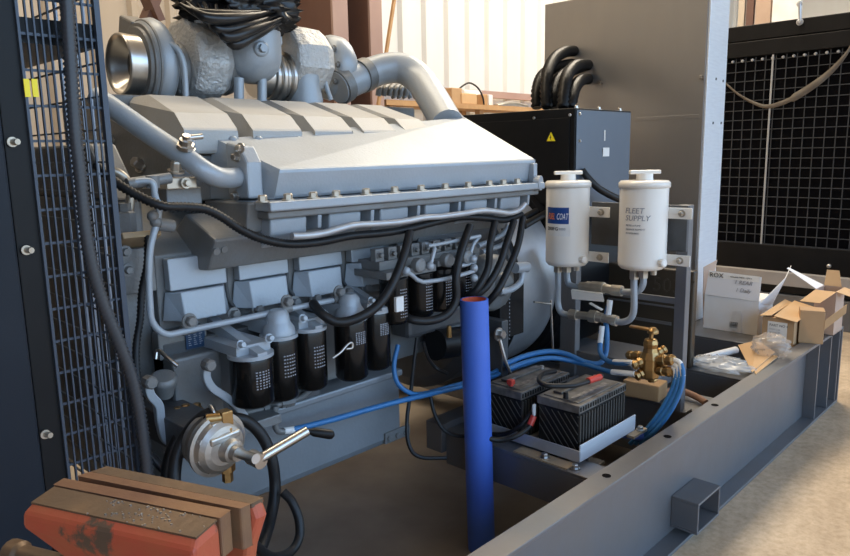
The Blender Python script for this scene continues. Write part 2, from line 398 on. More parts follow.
# charge air cooler : long box with a faceted lid and bolted flange
ca = MB()
xl, xr = 1.36, 2.83
fl = [at(281,170,x=xl+.02), at(533,160,x=xr)]
ring = []
Rl = [(xl+.02,2.03,1.605),(xl+.035,2.01,1.705),(xl-.04,2.29,1.815),(xl-.08,2.31,1.605)]
Rr = [(xr,2.0,1.605),(xr,1.985,1.708),(xr-.02,2.42,1.93),(xr-.02,2.44,1.605)]
ca.loft([[Vector(p) for p in Rl], [Vector(p) for p in Rr]])
cab = ca.build('charge_air_cooler', SILVER, en, bevel=.012, label='long faceted silver charge air housing with a bolted lower flange')
mb = MB(); mb.prism([(1.935,1.572),(1.935,1.603),(2.34,1.603),(2.34,1.572)], 1.30, 2.84); mb.build('flange', SILVER, cab, bevel=.006)
mb = MB(); mb.prism([(1.965,1.545),(1.965,1.5715),(2.34,1.5715),(2.34,1.545)], 1.31, 2.83); mb.build('flange', CAST, cab, bevel=.006)
for u, v in ((263,193),(289,198.5),(314,196.5),(337,195.3),(367,193),(395.5,191),(422,189),(446,187.5),(469,186),(490,183.5),(504,183),(518,182)):
    x = at(u, v+3, y=1.962).x; MB().bolt((x, 1.966, 1.603), (0,0,1), .0155, .019).build('bolt', NICKEL, cab)
# ports under the flange
x = 1.33; k = 0
while x < 2.72:
    mb = MB(); mb.prism([(1.99,1.49),(1.985,1.545),(2.3,1.545),(2.3,1.44),(2.06,1.44)], x, x+.15)
    mb.build('port_block', SILVER, cab, bevel=.008)
    mb = MB(); mb.prism([(1.975,1.50),(1.97,1.545),(2.1,1.545),(2.1,1.48)], x+.185, x+.202); mb.build('port_tab', SILVER, cab, bevel=.003)
    x += .247
MB().box(1.32, 2.72, 2.08, 2.3, 1.44, 1.545).build('port_backing', DARKCAST, cab)
# left inlet flange and corner block
pf = MB(); pf.prism([(2.06,1.61),(2.06,1.73),(2.10,1.785),(2.185,1.80),(2.185,1.61)], 1.30, 1.36); fb = pf.build('inlet_flange', SILVER, cab, bevel=.008)
bolts('bolt', CHROME, fb, [(at(u, v, x=1.298), (-1,-.3,0), .012, .018) for u, v in ((234,172),(236,196),(241,148),(237,157))])
mb = MB(); mb.prism([(2.04,1.50),(2.02,1.60),(2.3,1.60),(2.3,1.46)], 1.27, 1.335); mb.build('inlet_bracket', CAST, cab, bevel=.006)
mb = MB(); mb.obox(at(533, 176, y=1.98), (1,0,0), (0,1,0), (0,0,1), .03, .03, .12); mb.lathe(at(535,183,y=1.97), (.3,-1,0), [(0,.035),(.03,.035)], 18)
mb.build('end_lug', SILVER, cab, bevel=.004)
# trough-shaped lower manifold
prof = [(2.215,1.565),(2.03,1.49),(2.09,1.385),(2.27,1.372),(2.39,1.44)]
mb = MB(); mb.prism(prof, 1.15, 2.74); tr = mb.build('lower_manifold', CAST, en, bevel=.008)
bolts('bolt', CAST, tr, [(at(u, v, x=1.148), (-1,-.3,0), .014, .016) for u, v in ((178,244),(176,264))])
for u, v in ((216,251),(224,249)): MB().lathe(at(u, v, y=2.05), (0,-1,-.3), [(0,.012),(.006,.012)], 12).build('core_plug', CAST, tr)
mb = MB(); mb.bar(at(165,257,x=1.13), at(182,268,x=1.13), .03, .035); mb.build('end_clamp', CAST, tr, bevel=.006)
# crankcase access doors
for i in range(6):
    a = 1.045 + .2545*i; b = a+.205
    mb = MB(); mb.prism([(2.185,1.325),(2.146,1.325),(2.152,1.43),(2.185,1.43)], a, b)
    d = mb.build('access_door', SILVER, en, bevel=.004)
    mb = MB()
    V = [(a-.02,2.18,1.225),(b+.02,2.18,1.225),(b+.005,2.18,1.32),(a-.005,2.18,1.32),(a+.03,2.115,1.225),(b-.03,2.115,1.225),(b-.025,2.128,1.322),(a+.025,2.128,1.322)]
    mb.add(V, [(0,1,2,3),(4,7,6,5),(0,4,5,1),(1,5,6,2),(2,6,7,3),(3,7,4,0)])
    mb.build('lower_plate', SILVER, d, bevel=.004)
    bolts('bolt', CAST, d, [((x, 2.128, 1.216), (0,-1,.1), .017, .02) for x in (a+.05, b+.005)])
    mb = MB(); mb.tube([(b+.015,2.175,1.42),(b+.015,2.175,1.27),(b+.055,2.175,1.215)], .007, 8, 4); mb.build('door_seal', DARKCAST, d)
# long thin pipe with clamps
fp = MB().tube([at(130,183,y=2.06), at(146,181,y=2.04), at(153,184,y=2.03), at(155,196,y=2.03), at(159,208,y=2.03), at(157,222,y=2.03), at(151,245,y=2.03), at(149,270,y=2.03), at(150,305,y=2.03), at(153,323,y=2.03), at(166,334,y=2.03), at(188,330.5,y=2.03), at(270,313,y=2.04), at(346,297.5,y=2.04)], .0105, 10, 6).build('fuel_pipe', SILVER, en)
for u, v in ((188,328),(285,308),(337,298)):
    mb = MB(); p = at(u, v, y=2.04); mb.bolt(p+Vector((0,-.01,.025)), (0,-1,0), .017, .02); mb.cyl(p+Vector((.0,0,-.005))-Vector((.02,0,0)), p+Vector((.022,0,-.003)), .0165, n=14)
    mb.build('pipe_clamp', CAST, fp)
mb = MB(); mb.cyl(at(127,184,y=2.06), at(170,178,y=2.06), .017, n=12); mb.cyl(at(152,176,y=2.05), at(153,188,y=2.05), .02, n=12)
for u, v in ((153,216),(156,222)): mb.ball(at(u, v, y=2.03), .018)
mb.cyl(at(157,224,y=2.05), at(172,226,y=2.06), .02, n=14)
mb.build('pipe_union', CAST, fp)
mb = MB(); mb.obox(at(176,183,y=2.12), (1,0,0), (0,1,0), (0,0,1), .10, .08, .035); mb.bolt(at(176,172,y=2.10), (0,-.3,1), .018, .03); mb.bolt(at(186,183,y=2.07), (0,-1,0), .012, .012)
mb.build('rail_block', NICKEL, en, bevel=.004)
mb = MB(); mb.prism([(2.13,1.60),(2.13,1.655),(2.3,1.655),(2.3,1.60)], 1.05, 1.17); mb.build('sensor_bracket', CAST, en, bevel=.004)
# plumbing behind the guard edge
mb = MB(); mb.tube([at(105,168,y=2.22), at(120,174,y=2.2), at(130,186,y=2.2), at(130,203,y=2.2), at(127,218,y=2.2)], .014, 10, 6); mb.build('short_pipe', NICKEL, en)
mb = MB(); mb.lathe(at(127,232,y=2.2), (0,0,1), [(0,.03),(.06,.03),(.065,.022),(.09,.022)], 6, False); mb.build('pipe_nut', CAST, en)
p = at(134,242,y=2.16); mb = MB(); mb.obox(p, (1,0,0), (0,.9,-.43), (0,.43,.9), .12, .14, .02); mb.build('mounting_pad', mat('rusty_pad', (.36,.26,.17), .6, .2, (.5,.36,.2), 12, .7), en, bevel=.004)
mb = MB(); mb.obox(p+Vector((0,.06,-.09)), (1,0,0), (0,1,0), (0,0,1), .11, .14, .14); mb.bolt(at(125,252,y=2.13), (0,-1,0), .014); mb.bolt(at(128,270,y=2.13), (0,-1,0), .014); mb.build('mounting_block', CAST, en, bevel=.01)
mb = MB(); mb.tube([at(148,235,y=2.1), at(147,265,y=2.1), at(142,290,y=2.11), at(140,320,y=2.10), at(136,348,y=2.08), at(137,375,y=2.05), at(143,400,y=2.02)], .013, 8, 6, ribs=.0125); mb.build('harness_sleeve', RUBBER, en)
# identification plate
p = [at(186,331,y=2.13), at(205,327,y=2.13), at(206.5,345,y=2.13), at(187,350,y=2.13)]
xa, xb = p[0].x, p[1].x; za, zb = p[3].z, p[0].z
np_ = MB().box(xa, xb, 2.135, 2.142, za, zb).build('name_plate', BLUEPL, en)
mb = MB()
for k in range(7):
    z = zb-.010-k*(zb-za-.02)/6.4
    for q in range(3): mb.box(xa+.008+q*(xb-xa-.01)/3, xa+.004+(q+.5+.1*((k+q) % 4))*(xb-xa-.01)/3, 2.1335, 2.135, z-.0022, z)
mb.build('plate_lines', GREYINK, np_)
MB().box(xa-.09, xb+.012, 2.142, 2.19, za-.02, zb+.005).build('plate_bracket', CAST, en, bevel=.004)
# front lower casting with a round filler cap and S-shaped straps
MB().box(1.0, 1.17, 2.08, 2.22, .80, 1.12).build('end_casting', CAST, en, bevel=.01)
MB().box(1.0, 1.62, 2.14, 2.22, .80, 1.16).build('recess_panel', DARKCAST, en, bevel=.006)
c = at(170, 382, y=2.02)
mb = MB(); mb.lathe(c+Vector((0,.05,-.05)), (-.1,-.35,.9), [(0,.030),(.035,.034),(.05,.040),(.066,.040),(.072,.032)], 24); fc = mb.build('filler_cap', CAST, en)
mb = MB(); t_ = c+Vector((-.01,.01,.05)); mb.tube([t_+Vector((-.01,.03,.02)), t_+Vector((0,.03,.045)), t_+Vector((.015,-.01,.02)), t_+Vector((.03,-.03,.0))], .007, 8, 5); mb.build('cap_bail', CHROME, fc)
def strap(pts, y, w):
    mb = MB(); P = spline([at(u, v, y=y) for u, v in pts], 6); rings = []
    for i, p in enumerate(P):
        t = (P[min(i+1, len(P)-1)]-P[max(i-1, 0)]).normalized(); nn = Vector((0,1,0)); s = t.cross(nn).normalized()
        rings.append([p+s*w-nn*.012, p-s*w-nn*.012, p-s*w+nn*.012, p+s*w+nn*.012])
    mb.loft(rings, True, False); return mb
for pts in ([(147,384),(150,395),(158,405),(160,420),(164,436),(170,443)], [(206,367),(206,378),(212,388),(224,396),(236,406),(247,421)]):
    s_ = strap(pts, 1.985, .013).build('lifting_strap', SILVER, en, bevel=.003)
    p = at(pts[0][0], pts[0][1]-3, y=1.975); MB().lathe(p, (0,-1,0), [(0,.020),(.03,.020),(.035,.015)], 8, False).build('strap_bolt', CAST, s_)
# small fittings ledge
mb = MB(); mb.box(1.06, 1.34, 2.0, 2.16, .83, .865); mb.build('fitting_ledge', CAST, en, bevel=.004)
bolts('brass_plug', BRASS, en, [(at(u, v, y=2.02), (0,0,1), .014, .018) for u, v in ((178,414),(186,411),(197,410),(191,415))])
# oil filters
def oil_filter(x, y, z0, z1, r, dome, stripe):
    f = MB().lathe((x, y, z0), (0,0,1), [(0,r*.8),(.006,r*.93),(.014,r),(z1-z0-.012,r),(z1-z0,r*.95)], 32).build('oil_filter', BLACKG, en)
    mb = MB(); n = 6
    for k in range(7):
        z = z0+(z1-z0)*(.40+.055*k) if stripe else z0+(z1-z0)*(.62+.03*k)
        for q in range(5):
            a0 = -1.95+.16*q; V = []
            a1 = a0+.07+.05*random.random()
            for a in (a0, a1):
                for zz in (z, z+.0045): V.append((x+(r+.0006)*math.cos(a), y+(r+.0006)*math.sin(a), zz))
            mb.add(V, [(0,2,3,1)])
    mb.build('filter_print', GREYINK, f)
    mb = MB()
    mb.lathe((x, y, z1-.002), (0,0,1), [(0,r*1.06),(.012,r*1.06)], 30)
    if dome: mb.lathe((x, y, z1+.01), (0,0,1), [(0,r*.92),(.02,r*.90),(.04,r*.70),(.05,r*.66),(.07,r*.62),(.085,r*.4)], 28); mb.box(x-r*.7, x+r*.7, y, 2.21, z1+.012, z1+.06)
    else:
        mb.prism([(y-r,z1+.01),(y-r,z1+.02),(2.21,z1+.10),(2.21,z1+.01)], x-r*.25, x+r*.25); mb.box(x-r*.9, x+r*.9, y-.02, 2.21, z1+.008, z1+.04)
        for sx in (-1, 1): mb.bolt((x+sx*r*.75, y-.03, z1+.05), (0,-1,.2), .011, .018)
    mb.build('filter_head', SILVER, f)
    return f
for x, y, z0, z1, r, d, s_ in ((1.205,1.955,.950,1.115,.070,False,True),(1.36,2.02,.915,1.135,.062,True,True),(1.495,2.03,.915,1.135,.062,False,True),(1.665,2.00,.915,1.145,.062,True,False),(1.815,2.03,.915,1.145,.060,False,False)):
    oil_filter(x, y, z0, z1, r, d, s_)
for x, y in ((1.885,1.99),(2.04,2.0),(2.17,2.01),(2.31,2.02)): 
    f = MB().lathe((x, y, 1.09), (0,0,1), [(0,.045),(.008,.055),(.016,.058),(.18,.058)], 28).build('fuel_filter', BLACKG, en)
    mb = MB()
    for k in range(10):
        for q in range(4):
            a0 = -1.9+.17*q; V = []
            for a in (a0, a0+.11):
                for zz in (1.12+.012*k, 1.124+.012*k): V.append((x+.0586*math.cos(a), y+.0586*math.sin(a), zz))
            mb.add(V, [(0,2,3,1)])
    mb.build('filter_print', GREYINK, f)
fh = MB()
fh.box(1.82, 2.10, 1.96, 2.2, 1.272, 1.30); fh.box(1.84, 2.38, 2.02, 2.2, 1.30, 1.335); fh.box(2.12, 2.38, 1.97, 2.2, 1.285, 1.31)
for x in (1.83, 1.90, 1.965, 2.03, 2.09, 2.16, 2.23, 2.30): fh.box(x, x+.045, 2.03, 2.06, 1.335, 1.385); fh.bolt((x+.022, 2.03, 1.36), (0,-1,0), .011, .014)
for x in (1.86, 1.89): fh.bolt((x, 1.96, 1.288), (0,-1,0), .009, .006)
for x in (1.99, 2.16, 2.28): fh.lathe((x, 1.97, 1.31), (0,-1,0), [(0,.03),(.03,.03),(.035,.02)], 14)
fhb = fh.build('filter_header', CAST, en, bevel=.003)
mb = MB()
mb.tube([at(406,271,y=1.93), at(413,276,y=1.93), at(423,282,y=1.93), at(452,277.5,y=1.93), at(474,271,y=1.93)], .009, 8, 2)
mb.tube([at(428,246,y=1.94), at(445,243,y=1.94), at(480,236,y=1.94)], .008, 8, 2)
mb.tube([at(430,266,y=1.93), at(433,255,y=1.93), at(434,247,y=1.94), at(425,244,y=1.97)], .009, 8, 4)
mb.tube([at(470,258,y=1.95), at(473,245,y=1.95), at(480,236,y=1.95)], .008, 8, 3)
mb.tube([at(455,266,y=1.95), at(465,265,y=1.95), at(475,262,y=1.95)], .009, 8, 3)
for u, v in ((430,266),(473,259),(474,268),(474,278),(406,271)): mb.ball(at(u, v, y=1.93), .018, 12)
mb.build('injection_pipe', SILVER, fhb)
mb = MB(); mb.box(at(415,240,y=2.1).x, 2.62, 2.08, 2.2, 1.34, 1.40); mb.build('pump_housing', DARKCAST, en, bevel=.006)
c = at(494,283,y=2.12); mb = MB(); mb.lathe(c, (0,-1,0), [(-.06,.14),(0,.14),(.03,.12),(.05,.06),(.08,.05)], 24)
for k in range(6): a = k*PI/3; mb.bar(c+Vector((0,-.03,0)), c+Vector((.13*math.cos(a),-.012,.13*math.sin(a))), .02, .02)
mb.build('alternator', CAST, en, bevel=.003)
mb = MB(); mb.tube([at(500,292,y=2.02), at(512,289,y=2.02), at(521,281,y=2.02), at(523,268,y=2.02)], .016, 10, 6); mb.cyl(at(515,268,y=2.02), at(527,267,y=2.02), .026, n=14); mb.build('coolant_elbow', SILVER, en)
mb = MB(); mb.tube([at(478,246,y=2.0), at(500,236,y=2.0), at(508,226,y=2.0)], .012, 8, 5); mb.tube([at(482,252,y=2.0), at(505,243,y=2.0), at(508,228,y=2.0)], .012, 8, 5); mb.build('vent_pipe', SILVER, en)
# small plumbing under the filters
mb = MB(); mb.tube([at(238,414,y=2.1), at(262,409,y=2.08), at(285,403,y=2.08), at(300,398,y=2.1), at(310,390,y=2.14)], .010, 8, 5)
for u, v in ((265,408),(283,403.5),(287,403),(291,402)): p = at(u, v, y=2.08); mb.lathe(p-Vector((.01,0,0)), (1,0,0), [(0,.017),(.02,.017)], 6, False)
mb.tube([at(275,406,y=2.06), at(275,422,y=2.06), at(278,431,y=2.06), at(288,431,y=2.06)], .012, 8, 4)
mb.build('drain_pipe', CAST, en)
mb = MB(); mb.tube([at(333,358,y=1.93), at(341,352,y=1.92), at(348,344,y=1.92), at(352,343,y=1.92), at(352,348,y=1.92), at(346,349,y=1.92)], .0045, 6, 5); mb.build('dipstick', CHROME, en)
# coolant pipe into the cooler
cp = MB().tube([at(96,97,y=2.34), at(110,106,y=2.29), at(150,134,y=2.19), at(185,157,y=2.09), at(203,170,y=2.05), at(217,177,y=2.05), at(228,178,y=2.08), at(240,177,y=2.13)], .033, 18, 8).build('coolant_pipe', SILVER, en)
p = at(185,148,y=2.07); mb = MB(); mb.lathe(p, (-.1,-.5,.8), [(0,.026),(.012,.026),(.014,.02),(.03,.02),(.032,.012),(.045,.012)], 8, False); mb.cyl(p+Vector((0,-.015,.03)), p+Vector((.05,-.02,.035)), .009, n=10); mb.build('vent_screw', CHROME, cp)
# big charge pipe over the top
bp = MB().tube([at(337,88,y=3.0), at(352,81,y=3.0), at(368,74,y=3.0), at(386,68.5,y=2.95), at(404,69,y=2.88), at(420,80,y=2.78), at(434,101,y=2.62), at(447,124,y=2.45)], .083, 24, 8).build('charge_air_pipe', SILVER, en, label='thick silver charge air pipe bending down to the rear corner')
mb = MB(); a, b = at(360,77,y=3.0), at(367,74,y=3.0); mb.cyl(a, b, .091, n=24); mb.cyl(at(338,87.5,y=3.0), at(345,84,y=3.0), .094, n=24); mb.build('clamp_band', CAST, bp)
mb = MB(); P = [at(437,112,y=2.56), at(460,113,y=2.42), at(468,121,y=2.38), at(452,134,y=2.36), at(440,124,y=2.44)]
mb.loft([P, [p_+Vector((.02,.06,-.05)) for p_ in P]]); mb.build('outlet_flange', CREAM, bp, bevel=.004)
# pipes behind the charge pipe
mb = MB()
for k in range(6): u = 378+5.5*k; mb.tube([at(u,96,y=3.05), at(u+2,88,y=3.05), at(u+10,84,y=3.15), at(u+16,98,y=3.15)], .016, 8, 5)
mb.build('injector_line', CAST, en)
# turbocharger, cold side on the left
AX = Vector((1,0,0))
c = at(120, 64, x=1.33); cz = c.z; cyy = c.y
tb_ = MB().lathe((1.40, cyy, cz), AX, [(0,.125),(.0,.150),(.012,.155),(.014,.178),(.03,.186),(.035,.192),(.062,.198),(.085,.190),(.105,.168),(.115,.11)], 44).build('turbocharger', SILVER, en, label='silver turbocharger with an open bell shaped inlet')
mb = MB(); mb.lathe((1.32, cyy, cz), AX, [(.10,.05),(.085,.06),(.05,.085),(.02,.108),(0,.117),(.0,.123),(.012,.125),(.07,.121),(.075,.128),(.10,.130)], 40, True)
mb.build('inlet_bell', CHROME, tb_)
mb = MB(); mb.lathe((1.41, cyy, cz), AX, [(0,.052),(.006,.052)], 24); mb.lathe((1.37, cyy, cz), AX, [(0,.006),(.02,.02),(.045,.03)], 20)
for k in range(10): a = k*PI/5; mb.obox((1.40, cyy+.036*math.cos(a), cz+.036*math.sin(a)), (1,0,0), (0,math.cos(a),math.sin(a)), (0,-math.sin(a),math.cos(a)), .02, .03, .003)
mb.build('compressor_wheel', DARKCAST, tb_)
mb = MB(); mb.lathe((1.392, cyy, cz), AX, [(0,.128),(0,.152),(.012,.156),(.013,.170),(.026,.174),(.028,.186),(.036,.188)], 44, True, True); mb.build('volute_collar', CAST, tb_)
q = at(130,28,x=1.43); mb = MB(); mb.obox(q+Vector((.02,0,-.01)), (1,0,0), (0,.94,.34), (0,-.34,.94), .09, .13, .10); mb.build('outlet_snout', CAST, tb_, bevel=.01)
mb = MB(); mb.lathe((1.515, cyy, cz-.01), AX, [(0,.10),(.03,.09),(.05,.12),(.07,.12),(.11,.09)], 24); mb.build('bearing_housing', CAST, tb_)
bolts('housing_bolt', CAST, tb_, [((1.565, cyy+.108*math.cos(k*PI/6), cz-.01+.108*math.sin(k*PI/6)), (-1,0,0), .009, .012) for k in range(12)])
mb = MB(); mb.tube([at(170,44,y=2.84), at(178,50,y=2.82), at(183,62,y=2.81), at(185,78,y=2.81), at(186,99,y=2.81)], .013, 8, 5); mb.build('oil_feed_pipe', SILVER, tb_)
# blanketed turbine, quilted wrap with facets
def wrap(x0, x1, cy, cz, r, n, name, ph, label=None):
    prof = [(0,r*.62),(.0,r*.9),((x1-x0)*.22,r),((x1-x0)*.72,r*.99),((x1-x0),r*.8),((x1-x0),r*.45)]
    mb = MB(); mb.lathe((x0, cy, cz), AX, prof, n, False, ph=ph); return mb.build(name, BLANK, en, bevel=.016, label=label)
cw = at(197, 60, y=3.0); b1 = wrap(cw.x-.085, cw.x+.10, 3.0, cw.z-.005, .195, 9, 'exhaust_blanket', .2, 'faceted quilted foil blanket around the front turbine')
mb = MB()
for a in (.9, 1.7, 2.6): MB().bar((cw.x-.06, 3.0-.180*math.cos(a), cw.z+.180*math.sin(a)), (cw.x+.05, 3.0-.190*math.cos(a), cw.z+.190*math.sin(a)), .014, .012).build('blanket_seam', BLANK, b1)
mb = MB()
for x in (cw.x+.11, cw.x+.135): mb.ring((x, 3.0, cw.z-.02), AX, .11, .02, 24)
mb.build('bellows', CAST, b1)
# exhaust collector bowl
o = at(253, 84, y=2.9); k = .001*F_PX
mb = MB(); Rb = .125
c0 = at(252, 55, y=2.9)
prof = [(-.13*math.cos(k*PI/16), .13*math.sin(k*PI/16)+.004) for k in range(9)]+[(.10,.134)]
ex_ = MB().lathe(c0, (0,0,1), prof, 36).build('exhaust_bowl', SILVER, en, label='round bottomed silver exhaust bowl half covered by plastic')
mb = MB(); p = at(263,49,y=2.77); mb.lathe(p+Vector((0,.04,0)), (-.25,-1,0), [(0,.034),(.05,.034),(.052,.024)], 20); mb.lathe(p+Vector((-.01,-.01,0)), (-.25,-1,0), [(0,.02),(.025,.018)], 6, False); mb.build('plug', SILVER, ex_)
for u in (239, 262): MB().cyl(at(u,78,y=2.85), at(u,104,y=2.85), .022, n=14).build('support_leg', SILVER, ex_)
mb = MB(); mb.box(c0.x+.0, c0.x+.13, 2.84, 2.9, c0.z+.05, c0.z+.10); mb.build('top_lug', SILVER, ex_, bevel=.004)
cb = at(276, 78, y=3.0); mb = MB()
for k in range(6): mb.ring((cb.x-.05+.028*k, 3.0, cb.z), AX, .10+.012*(k % 2), .017, 26)
mb.cyl((cb.x-.12, 3.0, cb.z), (cb.x+.12, 3.0, cb.z), .1, n=26); mb.build('exhaust_bellows', CHROME, en)
c2 = at(298, 62, y=3.0); b2 = wrap(c2.x-.10, c2.x+.13, 3.0, c2.z, .175, 10, 'exhaust_blanket', .4, 'smaller quilted foil blanket around the rear turbine')
mb = MB(); mb.lathe(at(306,105,y=2.92), (0,0,1), [(0,.085),(.03,.085),(.10,.07),(.14,.075)], 24); mb.build('turbine_foot', SILVER, b2)
c3 = at(331, 68, y=3.1); mb = MB(); mb.lathe((c3.x-.06, 3.1, c3.z), AX, [(0,.12),(.01,.155),(.05,.17),(.10,.165),(.14,.13),(.15,.08)], 30)
tb2 = mb.build('turbocharger', SILVER, en, label='rear silver turbocharger partly hidden by the wrapped turbine')
bolts('bolt', CAST, tb2, [((c3.x-.062, 3.1+.14*math.cos(k*PI/5), c3.z+.14*math.sin(k*PI/5)), (-1,0,0), .012, .014) for k in range(10)])
mb = MB(); mb.tube([at(323,70,y=2.9), at(326,85,y=2.88), at(331,100,y=2.86)], .012, 8, 4); mb.build('drain_tube', SILVER, tb2)
mb = MB(); mb.box(1.2, 2.9, 2.85, 3.35, 1.7, 2.0); mb.build('valley_cover', CAST, en, bevel=.01)
# flywheel housing
mb = MB(); mb.lathe((2.66, 2.75, 1.02), AX, [(0,.50),(.03,.56),(.20,.56),(.22,.60),(.25,.60)], 48, True, True); mb.build('flywheel_housing', DARKCAST, en)
mb = MB(); mb.obox(at(494,352,y=2.1), (1,0,0), (0,1,0), (0,0,1), .05, .14, .34); mf = mb.build('engine_foot', DARKCAST, en, bevel=.006)
mb = MB(); mb.bolt(at(498,334,y=2.02), (0,-1,0), .022, .03); mb.tube([at(500,340,y=2.0), at(506,362,y=1.98), at(511,374,y=1.97)], .008, 6, 3); mb.build('foot_bolt', CHROME, mf)
mb = MB(); mb.box(at(500,300,y=2.12).x, at(524,300,y=2.12).x, 2.12, 2.2, .82, 1.17)
pp = mb.build('perforated_cover', BLACKP, en, bevel=.004)
mb = MB()
for k in range(14): p = at(509.5, 292+k*3.6, y=2.118); mb.lathe(p, (0,-1,0), [(0,.004),(.002,.003)], 8)
mb.build('cover_rivet', GREYINK, pp)
mb = MB(); mb.obox(at(432,318,y=2.16), (1,0,0), (0,1,0), (0,0,1), .42, .12, .10); mb.build('starter_motor', DARKCAST, en, bevel=.02)
mb = MB(); mb.cyl(at(435,345,y=2.1), at(470,340,y=2.1), .07, n=20); mb.build('starter_body', BLACKP, en)
mb = MB(); mb.lathe(at(449,326,y=2.02), (0,0,-1), [(0,.01),(.05,.012)], 8); mb.build('copper_lug', BRASS, en)

# ------------------------------------------------------------------ engine cables and harness
mb = MB(); P = [at(*p, y=1.925) for p in ((292,236),(308,235.5),(324,233),(340,228.5),(355,225),(380,223.5),(403,221.5),(424,217.5),(440,216.5),(463,213.5),(483,210.5),(500,212),(510,213),(519,210),(525,204))]
tag(mb.tube(P, .0125, 10, 4).build('silver_conduit', GALV), 'thin silver conduit clipped along the front of the cooler flange', 'conduit')
mb = MB(); P = [at(*p, y=1.955) for p in ((117,164),(128,181),(145,196),(163,206),(185,207),(205,209),(222,217),(240,229),(262,239),(290,244),(320,242),(350,236),(378,233.5),(400,230.5),(420,226),(440,221),(462,217),(485,218),(505,220),(522,214))]
P[0].y = 2.1; P[1].y = 2.05; P[2].y = 2.0; tag(mb.tube(P, .0155, 10, 5, ribs=.012).build('wiring_harness', RUBBER), 'thick black corrugated wiring harness sagging along the engine side', 'cable')
droops = [
 ([(410,232,1.93),(404,255,1.90),(393,283,1.89),(378,305,1.89),(358,318,1.90),(338,322,1.93),(322,314,1.97),(313,303,2.03)], .0175, 'black cable drooping leftmost from the harness toward the front oil filters'),
 ([(470,226,1.93),(461,252,1.90),(456,278,1.89),(456,300,1.89),(446,315,1.90),(428,321,1.92),(410,319,1.96),(402,312,2.03)], .0175, 'black cable looping down in front of the pale pipe junction'),
 ([(495,222,1.94),(490,245,1.91),(488,268,1.91),(478,288,1.92),(468,296,1.96),(462,300,2.02)], .0165, 'black cable hanging left of the pair beside the engine alternator'),
 ([(514,221,1.94),(506,245,1.91),(499,266,1.90),(487,286,1.91),(474,297,1.95),(468,304,2.01)], .0165, 'black cable crossing the engine alternator from upper right'),
 ([(523,217,1.95),(518,245,1.92),(508,270,1.91),(498,290,1.91),(488,302,1.95),(480,312,2.02)], .0165, 'black cable furthest toward the flywheel end of the harness')]
for P, r, lb in droops:
    o = MB().tube([at(u, v, y=y) for u, v, y in P], r, 10, 6).build('battery_lead', RUBBER); tag(o, lb, 'cable')
    if 'leftmost' in lb: MB().obox(at(399,304,y=1.87), (1,0,0), (0,1,0), (0,0,1), .038, .012, .055).build('cable_tag', PAPER, o, label='small white printed tag')
# dark leads that drop behind the blue hose
for P, lb in (([(417,338,2.06),(414,362,2.06),(411,390,2.06),(407,420,2.05),(409,445,2.02),(420,457,1.98),(446,458,1.94)], 'thin black cable falling from the starter to the floor'),
              ([(423,342,2.05),(428,358,2.05),(436,368,2.05),(448,374,2.0)], 'short black cable with a bare end beside the starter'),
              ([(430,395,2.05),(435,415,2.02),(444,430,1.98),(458,436,1.95),(475,434,1.92)], 'thin brown cable curving behind the blue silicone tube')):
    tag(MB().tube([at(u, v, y=y) for u, v, y in P], .0085, 8, 6).build('starter_cable', RUBBER), lb, 'cable')

# ------------------------------------------------------------------ black plastic sheet over the exhaust
def crumple(c, rad, seed, sq, amp, n=40):
    V = []; F = []; m = n//2
    for j in range(m+1):
        a = -PI/2+PI*j/m
        for i in range(n):
            d = Vector((math.cos(a)*math.cos(2*PI*i/n), math.cos(a)*math.sin(2*PI*i/n), math.sin(a)))
            q = d*2.1+Vector((seed, seed*.7, 0))
            h = 1 - amp*abs(noise.noise(q)) + amp*.6*(.5-abs(noise.noise(q*2.6))) + amp*.4*noise.noise(q*6)
            V.append(Vector(c)+Vector((d.x*sq[0], d.y*sq[1], d.z*sq[2]))*rad*h)
    for j in range(m):
        for i in range(n): F.append((j*n+i, j*n+(i+1) % n, (j+1)*n+(i+1) % n, (j+1)*n+i))
    return MB().add(V, F, True)
c = at(237, 3, y=2.92)
mb = crumple(c, .28, 3.1, (1.0,.70,.60), .65, 72)
for k in range(9):
    a = random.uniform(-.5, .5); y0 = 2.68+random.uniform(0, .1)
    mb.tube([at(180+6*k, 4+random.uniform(-3,3), y=y0+.05), at(203+3.5*k, 14+3.6*k, y=y0-.02), at(238+2*k, 15+2.6*k, y=y0-.02), at(280+random.uniform(-8,8), 9+1.2*k, y=y0+.06)], lambda t: .021*math.sin(PI*min(max(t,.06),.94))+.004, 8, 6)
tag(mb.build('plastic_sheet', PLASTICBAG), 'crumpled black plastic sheet tied over the exhaust outlet', 'plastic sheet')

# ------------------------------------------------------------------ near radiator with fan guard
ra = thing('radiator', 'dark navy radiator with a wire fan guard beside the engine', 'radiator', (.45, 2.9, .486))
MB().box(.05, .545, 1.9, 3.9, .536, 2.9).build('side_panel', NAVY, ra, bevel=.006)
MB().box(.546, .603, 1.905, 3.9, .536, 2.9).build('shroud_strip', BLACKP, ra, bevel=.003)
for u, v in ((12,142),(26,250),(45,434)): p = at(u, v, y=1.9); MB().lathe(p, (0,-1,0), [(0,.012),(.005,.012)], 14).lathe(p, (.3,-1,0), [(.003,.008),(.022,.0075)], 8, False).build('panel_bolt', NICKEL, ra)
